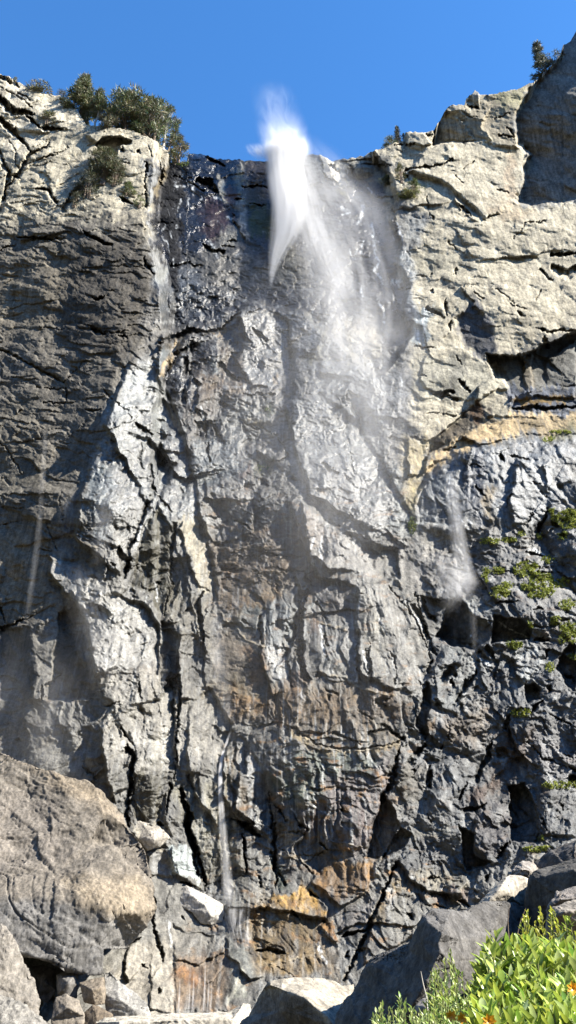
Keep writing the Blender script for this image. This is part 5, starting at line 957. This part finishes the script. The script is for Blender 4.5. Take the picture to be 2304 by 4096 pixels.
# moss on the wet blocks: one soft mass
mg = Geo(); R = random.Random(5)
MO = [('P 960 270 60 38'), ('P 1005 225 40 26'), ('P 1130 125 82 50'), ('P 1225 185 74 40'), ('P 1240 262 62 42'), ('P 1140 232 46 26'), ('P 1390 350 52 36'), ('P 1320 452 34 28'), ('P 1385 500 36 40'), ('P 1430 530 50 62'), ('P 1052 606 56 28'), ('P 950 130 44 22'), ('P 872 160 26 50'), ('P 1155 482 20 24'), ('P 1282 752 28 30'), ('P 1095 1042 62 26'), ('P 1330 1506 104 22'), ('P 1435 1496 40 24'), ('P 1270 62 40 24'), ('P 1360 212 46 30'), ('P 1300 230 22 40'), ('P 1165 292 34 16'), ('P 1360 570 24 30'), ('P 1430 684 30 22'),
      ('Q 1395 1600 112 72'), ('Q 1340 1736 44 36'), ('Q 1270 1600 30 40'), ('Q 1400 1560 60 40'), ('Q 1250 1530 26 30'), ('Q 740 1780 90 24'), ('Q 900 1770 60 20'), ('Q 1140 1740 30 24'), ('Q 1000 1720 30 16'), ('Q 100 1655 22 44'), ('Q 1330 880 90 14'), ('Q 1220 940 50 20'),
      ('K 1240 122 60 12'), ('K 1290 115 30 10'), ('K 1270 66 18 12'), ('M 1290 905 60 14'), ('L 440 240 60 40'), ('N 1085 905 36 26'), ('N 1040 1390 50 30'), ('G 625 255 20 40')]
for s in MO:
    k, a, b, c, d = s.split(); ox, oy, sc = FR[k]; u0, v0, ru, rv_ = ox+float(a)/sc, oy+float(b)/sc, float(c)/sc*1.05, float(d)/sc*1.1
    thin = k in 'NL'
    for q in range(int(ru*rv_*(.10 if thin else .30)) + 10):
        th = R.uniform(0, 6.283); rr = R.random()**.6; u = u0 + math.cos(th)*rr*ru; v = v0 + math.sin(th)*rr*rv_
        if perlin(np.array([u/14]), np.array([v/10]), 9)[0] < -.12: continue
        m_ = mp(u, v); p = on_face(u, v, m_*R.uniform(1, 9)*(1-rr*.6)); y_ = R.random()
        cb = (.21+.17*y_, .27+.13*y_, .05+.03*y_) if k in 'PQK' else (.10,.14,.04)
        for _ in range(3):
            dr = (rv(R) + Vector((.2, -.5, .3))).normalized(); sd = dr.cross(rv(R)).normalized(); L_ = m_*R.uniform(4, 8)
            kk = R.uniform(.5, 1.15); o_ = rv(R)*m_*3
            mg.tri(p + o_ - sd*L_*.45, p + o_ + sd*L_*.45, p + o_ + dr*L_, tuple(x*kk for x in cb))
tag(mg.build('moss', MOSSM), 'yellow-green moss tufts on the wet dark blocks right of the fall', 'moss', kind='stuff')
print('rim plants', round(_time.time()-_t0, 1))
# ---- leafy bushes in front of the boulders
def leaf(g, p, dr, up, L, Wd, col, droop=.15, fold=.25):
    sd = dr.cross(up).normalized(); nn = sd.cross(dr).normalized()
    a = p; b = p + dr*L*.38 + nn*L*.04; c = p + dr*L*.72 - nn*L*droop*.4; d = p + dr*L - nn*L*droop
    bl = b - sd*Wd*.5 + nn*Wd*fold; br = b + sd*Wd*.5 + nn*Wd*fold; cl = c - sd*Wd*.36 + nn*Wd*fold*.7; cr = c + sd*Wd*.36 + nn*Wd*fold*.7
    i = len(g.v); g.v += [a, b, c, d, bl, br, cl, cr]; g.c += [(*col, 1)]*8
    g.f += [(i, i+1, i+4), (i, i+5, i+1), (i+1, i+2, i+6), (i+1, i+6, i+4), (i+1, i+5, i+7), (i+1, i+7, i+2), (i+2, i+3, i+6), (i+2, i+7, i+3)]
def bush(label, top, Yr, seed, nst, LL, WW, cols, tipc, flowers=(), per=26, vb=4150, spread=.25):
    """top: skyline polyline (u, v); stems rise from the bank to tips scattered below it"""
    R = random.Random(seed); tx, ty = zip(*top); u0, u1 = tx[0], tx[-1]
    mid = at((u0+u1)/2, 4050, sum(Yr)/2); root = tag(empty('leafy_bush', (mid.x, mid.y, 0)), label, 'bush', 'leafy bushes in front of the boulders')
    O = Vector((mid.x, mid.y, 0)); sg, lg = Geo(), Geo()
    for k in range(nst):
        u = R.uniform(u0, u1); vt_ = np.interp(u, tx, ty); f = R.random()**1.3
        v = vt_ + (vb - vt_)*f*.92; Yd = Yr[1] + (Yr[0]-Yr[1])*(f*.75 + .25*R.random())
        tip = at(u, v, Yd); bx = tip.x + R.uniform(-1, 1)*spread; base = Vector((bx, Yd + R.uniform(-.1, .25), -.05 - .1*max(0, Yd-2)))
        m1 = base*.45 + tip*.55 + Vector((R.uniform(-.08, .08), R.uniform(-.08, .08), .02))
        sg.tube([base - O, m1 - O, tip - O], [.009, .006, .0025], 4, (.16,.17,.06))
        nl = int(per*R.uniform(.7, 1.2)); ax = (tip-m1).normalized(); ph = R.uniform(0, 6.28); sc = LL*Yd/4.0 if False else LL
        for i in range(nl):
            f2 = 1 - (i/nl)**1.2*.62; p = m1 + (tip-m1)*f2 if f2 > .0 else m1
            if f2 < .55: p = base*.4 + m1*.6 if f2 < .3 else m1*(1-f2) + tip*f2
            a = ph + i*2.4; x = ax.orthogonal().normalized(); y = ax.cross(x)
            ou = x*math.cos(a) + y*math.sin(a); el = .35 + .9*(f2-.38)/.62
            dr = (ou*(1.25-el*.6) + ax*el + Vector((R.gauss(0, .18), R.gauss(0, .18), R.gauss(0, .18)))).normalized()
            young = max(0, (f2-.82)/.18)*R.random(); c = R.choice(cols); kk = R.uniform(.7, 1.25)
            col = tuple((c[j]*(1-young) + tipc[j]*young)*kk for j in range(3)); s_ = (1 - .45*max(0, (f2-.85)/.15))*R.uniform(.65, 1.2)
            leaf(lg, p - O, dr, ax if abs(dr.dot(ax)) < .95 else x, sc*s_, WW*s_, col, R.uniform(.05, .3), R.uniform(.1, .35))
    sg.build('stem', STEM, root); lg.build('foliage', LEAF, root)
    for (fu, fv, fy) in flowers:
        fg = Geo(); c = at(fu, fv, fy) - O
        for j in range(7):
            a = j*6.283/7; dr = (Vector((math.cos(a), -.55, math.sin(a)*.8))).normalized()
            leaf(fg, c, dr, Vector((0, -1, .2)), .020, .011, (.78,.36,.02), .1, .1)
        fg.build('flower', LEAF, root)
YG = [(.34,.41,.055), (.42,.45,.07), (.24,.34,.055), (.47,.47,.08)]; MG = [(.20,.36,.045), (.28,.43,.065), (.14,.27,.04), (.36,.48,.11)]; SG = [(.34,.43,.16), (.27,.40,.09), (.42,.50,.24), (.19,.31,.06)]
bush('low pale green bush at the bottom, left of the small half-hidden rock', [(1480,4110),(1510,4040),(1535,4010),(1560,4040),(1590,4000),(1610,3985),(1640,4040),(1680,4040),(1720,4050),(1760,4110)], (3.0,3.6), 1, 70, .045, .016, SG, (.34,.38,.12), per=26)
bush('upright bush of small leaves beside the black flank of the split boulder', [(1700,3990),(1715,3930),(1735,3880),(1760,3850),(1778,3800),(1800,3800),(1815,3850),(1840,3900),(1880,3900),(1930,3880),(1960,3920)], (3.4,4.2), 2, 105, .048, .017, SG, (.34,.38,.08), flowers=[(1803,4062,3.0), (1848,4072,2.95)], per=28)
bush('large long-leaved bush with deep green leaves in the bottom right', [(1900,3900),(1930,3860),(1950,3800),(1970,3720),(1990,3740),(2010,3800),(2060,3780),(2120,3760),(2180,3800),(2240,3780),(2330,3800)], (2.3,3.2), 3, 150, .085, .033, MG + SG + YG[:2], (.38,.44,.07), flowers=[(1955,4083,2.4), (2292,3952,2.4)], per=22)
bush('tall yellow-green bush at the right edge in front of the dark boulder', [(2030,3800),(2060,3760),(2085,3700),(2110,3640),(2135,3605),(2150,3590),(2165,3620),(2190,3660),(2215,3640),(2240,3680),(2265,3720),(2300,3740),(2360,3700)], (4.0,4.8), 4, 150, .050, .018, YG, (.46,.44,.05), per=30)
bush('bright green bush cut off by the right edge below the rounded rocks', [(2225,3760),(2250,3700),(2275,3660),(2300,3630),(2340,3620),(2400,3600)], (3.6,4.2), 5, 60, .055, .02, MG + YG, (.36,.42,.06), per=26)
# a few dry stalks
for i, (lb, pts) in enumerate([('thin dry stalk standing against the grey face of the split boulder', [(2035,3760,4.9), (2031,3690,4.9), (2037,3618,4.9)]), ('thin dry stalk leaning right across the grey boulder face', [(2066,3750,4.9), (2080,3690,4.9), (2103,3632,4.9)]), ('pale dry grass stalk in front of the black flank', [(1706,3990,4.3), (1692,3935,4.3), (1683,3885,4.3)])]):
    g = Geo(); q = [at(*p) for p in pts]; q = [Vector((q[0].x, q[0].y, -.3))] + q
    g.tube(q, [.005, .004, .003, .0015], 5, (.3,.24,.16)); tag(g.build('dry_stalk', BARK if i < 2 else SILVER), lb, 'stalk', 'dry stalks by the boulders')
print('plants', round(_time.time()-_t0, 1))
# ------------------------------------------------------------------ falling water and blown spray: volumes bounded by real hulls
def curve_node(nt, x, ys):
    n = N(nt, 'ShaderNodeFloatCurve'); c = n.mapping.curves[0]; m = len(ys)
    n.mapping.use_clip = False
    for i, y in enumerate(ys):
        px = i/(m-1)
        if i == 0: c.points[0].location = (0, y)
        elif i == m-1: c.points[-1].location = (1, y)
        else: c.points.new(px, y)
    n.mapping.update(); nt.links.new(x, n.inputs['Value']); return n.outputs[0]
def water_volume(name, label, path, streak=(.6, .05), power=1.4, noise=(.30, .72), depth=.6, color=(1,1,1), sideways=False, warp=.5, gain=1.0, cat='waterfall', kind='structure', aniso=0.0, detail=4, step=None):
    """path: (u, v, Y, half width px, density per m) from top to bottom; the stream is an elliptical column"""
    pts = [at(u, v, Y) for u, v, Y, w_, d in path]; ws = [w_*Y/ray(u, v)[1]/FPX for u, v, Y, w_, d in path]
    zs = np.array([p.z for p in pts]); order = np.argsort(zs); zs = zs[order]
    cx = np.array([p.x for p in pts])[order]; cy = np.array([p.y for p in pts])[order]; wv = np.array(ws)[order]; dv = np.array([p[4] for p in path])[order]
    K = 14; zz = np.linspace(zs[0], zs[-1], K)
    def sm(a):
        return np.interp(zz, zs, a)
    CX, CY, WV, DV = sm(cx), sm(cy), sm(wv), sm(dv)
    # hull
    nseg = 20; hv, hf = [], []
    HZ = np.linspace(zs[0], zs[-1], 40)
    for z in HZ:
        x0, y0, w0 = np.interp(z, zz, CX), np.interp(z, zz, CY), np.interp(z, zz, WV)
        for j in range(nseg):
            a = j*2*math.pi/nseg; hv.append((x0 + w0*math.cos(a), y0 + w0*depth*math.sin(a), z))
    for k in range(len(HZ)-1):
        for j in range(nseg):
            a, b = k*nseg+j, k*nseg+(j+1) % nseg; hf += [(a, b, b+nseg), (a, b+nseg, a+nseg)]
    for k, off in ((0, 0), (1, (len(HZ)-1)*nseg)):
        for j in range(1, nseg-1): hf.append((off, off+j+1, off+j) if k == 0 else (off, off+j, off+j+1))
    m = bpy.data.materials.new(name + '_volume'); m.use_nodes = True; nt = m.node_tree; nt.nodes.remove(nt.nodes['Principled BSDF'])
    out = nt.nodes['Material Output']; tc = N(nt, 'ShaderNodeTexCoord'); sp = N(nt, 'ShaderNodeSeparateXYZ'); nt.links.new(tc.outputs['Object'], sp.inputs[0])
    X, Yc, Z = sp.outputs
    f = maprange(nt, Z, float(zs[0]), float(zs[-1]), 0, 1)
    def cv(A):
        lo, hi = float(A.min()), float(A.max()) + 1e-4
        return maprange(nt, curve_node(nt, f, [(float(a)-lo)/(hi-lo) for a in A]), 0, 1, lo, hi)
    cxn, cyn, wn, dn = cv(CX), cv(CY), cv(WV), cv(DV)
    dx = math_n(nt, 'DIVIDE', math_n(nt, 'SUBTRACT', X, cxn), wn); dy = math_n(nt, 'DIVIDE', math_n(nt, 'SUBTRACT', Yc, cyn), math_n(nt, 'MULTIPLY', wn, depth))
    r2 = math_n(nt, 'ADD', math_n(nt, 'MULTIPLY', dx, dx), math_n(nt, 'MULTIPLY', dy, dy))
    fall = math_n(nt, 'POWER', math_n(nt, 'SUBTRACT', 1.0, r2, True), power)
    cb = N(nt, 'ShaderNodeCombineXYZ'); mw = float(WV.mean())
    nt.links.new(math_n(nt, 'MULTIPLY', dx, mw*streak[0]), cb.inputs[0]); nt.links.new(math_n(nt, 'MULTIPLY', dy, mw*streak[0]*depth*.7), cb.inputs[1]); nt.links.new(math_n(nt, 'MULTIPLY', Z, streak[1]), cb.inputs[2])
    n = N(nt, 'ShaderNodeTexNoise'); nt.links.new(cb.outputs[0], n.inputs['Vector']); n.inputs['Scale'].default_value = 1.0; n.inputs['Detail'].default_value = detail; n.inputs['Roughness'].default_value = .6; n.inputs['Distortion'].default_value = warp
    nz = maprange(nt, n.outputs[0], noise[0], noise[1], 0, 1.6)
    ends = maprange(nt, math_n(nt, 'MULTIPLY', f, math_n(nt, 'SUBTRACT', 1.0, f)), 0, .06, 0, 1)
    d = math_n(nt, 'MULTIPLY', math_n(nt, 'MULTIPLY', fall, nz), math_n(nt, 'MULTIPLY', dn, ends))
    d = math_n(nt, 'MULTIPLY', d, gain)
    pv = N(nt, 'ShaderNodeVolumePrincipled'); pv.inputs['Color'].default_value = (*color, 1); pv.inputs['Anisotropy'].default_value = aniso
    nt.links.new(d, pv.inputs['Density']); nt.links.new(pv.outputs[0], out.inputs['Volume'])
    o = add_mesh(name, hv, hf, m)
    return tag(o, label, cat if kind != 'structure' else None, kind=kind)
def yb(u, v, off=0): return surf(u, max(v, float(np.interp(u, us, vt))+4)).y + off
# main fall: dense core that narrows to a needle
water_volume('waterfall', 'white core of the waterfall plunging from the notch in the rim',
 [(1130,560,146,66,.3),(1134,600,145.5,84,1.6),(1140,680,145,86,2.2),(1150,760,143.5,86,1.9),(1156,830,142,80,1.4),(1152,890,141,80,.75),(1142,940,140,72,.5),(1120,990,139,54,.45),(1100,1050,138,32,.5),(1087,1110,137,17,.55),(1081,1165,136.4,6,.35)], streak=(1.1, .045), noise=(.26,.64), depth=.5, power=2.0)
def front(rows, off):
    return [(u, v, (Y if v < 800 else min(Y, yb(u, v, -off), yb(u-60, v, -off), yb(u+60, v, -off), yb(u, v+80, -off))), w_, d) for u, v, Y, w_, d in rows]
water_volume('waterfall', 'right strand of the fall sweeping down to the right in the wind',
 front([(1165,590,147,60,.16),(1195,690,145,84,.14),(1222,800,143,98,.14),(1248,900,141,110,.13),(1274,1000,139,124,.11),(1310,1100,137,138,.08),(1350,1200,135,150,.055),(1390,1300,133,158,.038),(1425,1400,131,164,.028),(1450,1560,129,170,.02),(1460,1700,127,160,.004)], 4), streak=(.7, .04), noise=(.30,.68), depth=.5, power=2.0)
water_volume('waterfall_spray', 'veil of drifting spray to the right of the fall',
 front([(1180,540,148,120,.04),(1290,700,146,230,.045),(1370,850,143,290,.06),(1420,1000,139,320,.06),(1450,1150,136,340,.056),(1460,1300,133,370,.05),(1440,1450,131,410,.044),(1410,1700,126,450,.038),(1390,2000,120,470,.024),(1380,2350,114,440,.006)], 5), streak=(.30, .035), noise=(.36,.70), depth=.30, power=2.6, cat='spray', kind='stuff')
water_volume('waterfall_spray', 'wisp of spray blown up above the rim of the fall',
 [(1085,340,149,90,.015),(1105,430,148.5,110,.03),(1125,500,148,116,.08),(1140,560,147.5,116,.3),(1145,600,147,115,.9),(1148,650,146.6,100,.4)], streak=(.28, .12), noise=(.34,.70), depth=.5, power=2.0, warp=1.2, cat='spray', kind='stuff')
water_volume('waterfall_spray', 'curl of spray drifting left off the lip of the fall',
 [(1030,585,148,60,.12),(1050,605,147.6,70,.35),(1065,625,147.3,60,.3),(1075,650,147,40,.04)], streak=(.8, .2), noise=(.38,.68), depth=.4, power=1.2, warp=1.5, cat='spray', kind='stuff')
water_volume('waterfall', 'sheer milky veil over the pale left flank slabs',
 [(455,1860,yb(455,1860,-1.2),40,.05),(440,1960,yb(440,1960,-1.2),60,.13),(420,2080,yb(420,2080,-1.2),56,.15),(405,2180,yb(405,2180,-1.2),46,.10),(395,2280,yb(395,2280,-1.2),40,.03)], streak=(1.6, .04), noise=(.34,.66), depth=.3)
water_volume('waterfall', 'pair of sheer wet streaks left of the pale flank',
 [(285,1960,yb(285,1960,-1),36,.05),(275,2050,yb(275,2050,-1),48,.12),(262,2150,yb(262,2150,-1),44,.10),(250,2240,yb(250,2240,-1),34,.03)], streak=(1.8, .04), noise=(.36,.64), depth=.3)
water_volume('waterfall', 'broad sheer veil sliding down the large pale slab below the flank',
 [(330,2240,yb(330,2240,-1),70,.03),(340,2360,yb(340,2360,-1),110,.07),(380,2500,yb(380,2500,-1),120,.08),(420,2640,yb(420,2640,-1),120,.07),(440,2800,yb(440,2800,-1),110,.03)], streak=(1.4, .035), noise=(.36,.66), depth=.2)
# lesser veils
water_volume('waterfall', 'thin misty fall down the grey bulge on the right',
 [(1800,1880,yb(1800,1880,-2.5),30,.10),(1812,1980,yb(1810,1980,-2.5),36,.22),(1826,2100,yb(1826,2100,-2.5),38,.34),(1838,2200,yb(1838,2200,-2),44,.36),(1855,2290,yb(1855,2290,-2),54,.26),(1880,2350,yb(1880,2350,-1.5),60,.16)], streak=(1.0, .05), noise=(.3,.66), depth=.6)
water_volume('waterfall_spray', 'bright burst of spray where the thin right fall strikes the ledge',
 [(1730,2200,yb(1730,2200,-1.5),50,.04),(1790,2270,yb(1790,2270,-1.5),80,.16),(1835,2330,yb(1835,2330,-1.5),84,.32),(1830,2380,yb(1830,2380,-1.5),80,.2),(1830,2470,yb(1830,2430,-1.8),90,.06),(1860,2570,yb(1830,2430,-2),70,.03)], streak=(.7, .3), noise=(.34,.68), depth=.5, warp=.8, cat='spray', kind='stuff')
water_volume('waterfall', 'faint trickle falling past the dark hollow below the spray burst',
 [(1885,2400,yb(1885,2400,-2.5),16,.10),(1895,2480,yb(1885,2400,-3.5),18,.12),(1898,2560,yb(1895,2600,-3),18,.08),(1900,2640,yb(1900,2640,-1.5),16,.04)], streak=(1.2, .06), noise=(.3,.66), depth=.7)
water_volume('waterfall_spray', 'pale mist hanging over the lower left slabs',
 [(860,2380,yb(860,2380,-2),16,.03),(868,2520,yb(868,2520,-2),38,.10),(872,2640,yb(872,2640,-2),50,.12),(890,2780,yb(890,2780,-2),54,.07),(905,2920,yb(905,2920,-2),40,.04)], streak=(.8, .1), noise=(.34,.68), depth=.6, cat='spray', kind='stuff')
water_volume('waterfall', 'long faint trickle blown across the brown left wall',
 [(182,1700,yb(182,1700,-2),14,.06),(172,1900,yb(172,1900,-2),15,.13),(150,2180,yb(150,2180,-2),17,.16),(118,2400,yb(118,2400,-2),16,.12),(100,2520,yb(100,2520,-2),14,.03)], streak=(1.4, .05), noise=(.3,.66), depth=.7)
water_volume('waterfall', 'narrow bright trickle down the lower middle beside the white rib',
 [(924,2920,yb(924,2920,-.6),6,2),(905,2975,yb(905,2975,-.6),7,5),(885,3040,yb(885,3040,-.6),9,7),(881,3120,yb(881,3120,-.7),11,6),(884,3210,yb(884,3210,-.7),14,3),(890,3300,yb(890,3300,-.7),18,1.2),(900,3420,yb(900,3420,-.7),24,.6),(912,3560,yb(912,3560,-.8),30,.7),(918,3640,yb(918,3640,-.8),34,.5)], streak=(2.5, .10), noise=(.25,.6), depth=.6)
water_volume('waterfall', 'little white cascade pouring over the ochre ledge at the foot',
 [(956,3630,yb(956,3630,-.8),62,1.6),(955,3680,yb(955,3680,-.8),60,2.4),(962,3730,yb(962,3730,-.9),52,2.0),(975,3800,yb(975,3790,-.9),40,.7)], streak=(2.2, .30), noise=(.46,.66), depth=.22, power=1.4, warp=1.0)
for lb, (u, v0, v1, hw) in (('thin white stream, leftmost on the rust wall at the foot', (716,3915,4055,6)), ('thin white stream second from the left on the rust wall', (757,3930,4055,5)), ('thin white stream third from the left on the rust wall', (772,3890,4055,6)),
                        ('long thin white stream, tallest on the rust wall', (818,3830,4055,6)), ('thin white stream beside the tallest one on the rust wall', (832,3915,4055,5)), ('faint white stream, rightmost on the rust wall', (844,3930,4055,5))):
    water_volume('waterfall', lb, [(u+4,v0,yb(u,v0,-.4),hw*.5,1.5),(u+2,(v0+v1)/2,yb(u,(v0+v1)/2,-.4),hw*.9,4),(u-2,v1,yb(u,v1,-.4),hw*1.3,2.5)], streak=(3.2, .35), noise=(.34,.66), depth=.6, power=1.2)
water_volume('waterfall_spray', 'broad thin mist hanging in front of the middle of the wall',
 front([(1250,1000,126,420,.002),(1230,1400,121,560,.006),(1200,1900,112,640,.007),(1180,2400,103,640,.006),(1150,2900,98,560,.004),(1120,3300,95,460,.002)], 6), streak=(.10, .02), noise=(.28,.74), depth=.34, power=1.6, warp=.8, cat='spray', kind='stuff', detail=3)
water_volume('waterfall_spray', 'pale mist drifting over the lower left wall above the outcrop',
 [(150,2500,96,200,.002),(140,2750,93,300,.022),(150,2950,91,320,.022),(180,3150,90,280,.004)], streak=(.14, .05), noise=(.30,.72), depth=.3, power=1.6, warp=.9, cat='spray', kind='stuff', detail=3)
print('water', round(_time.time()-_t0, 1))
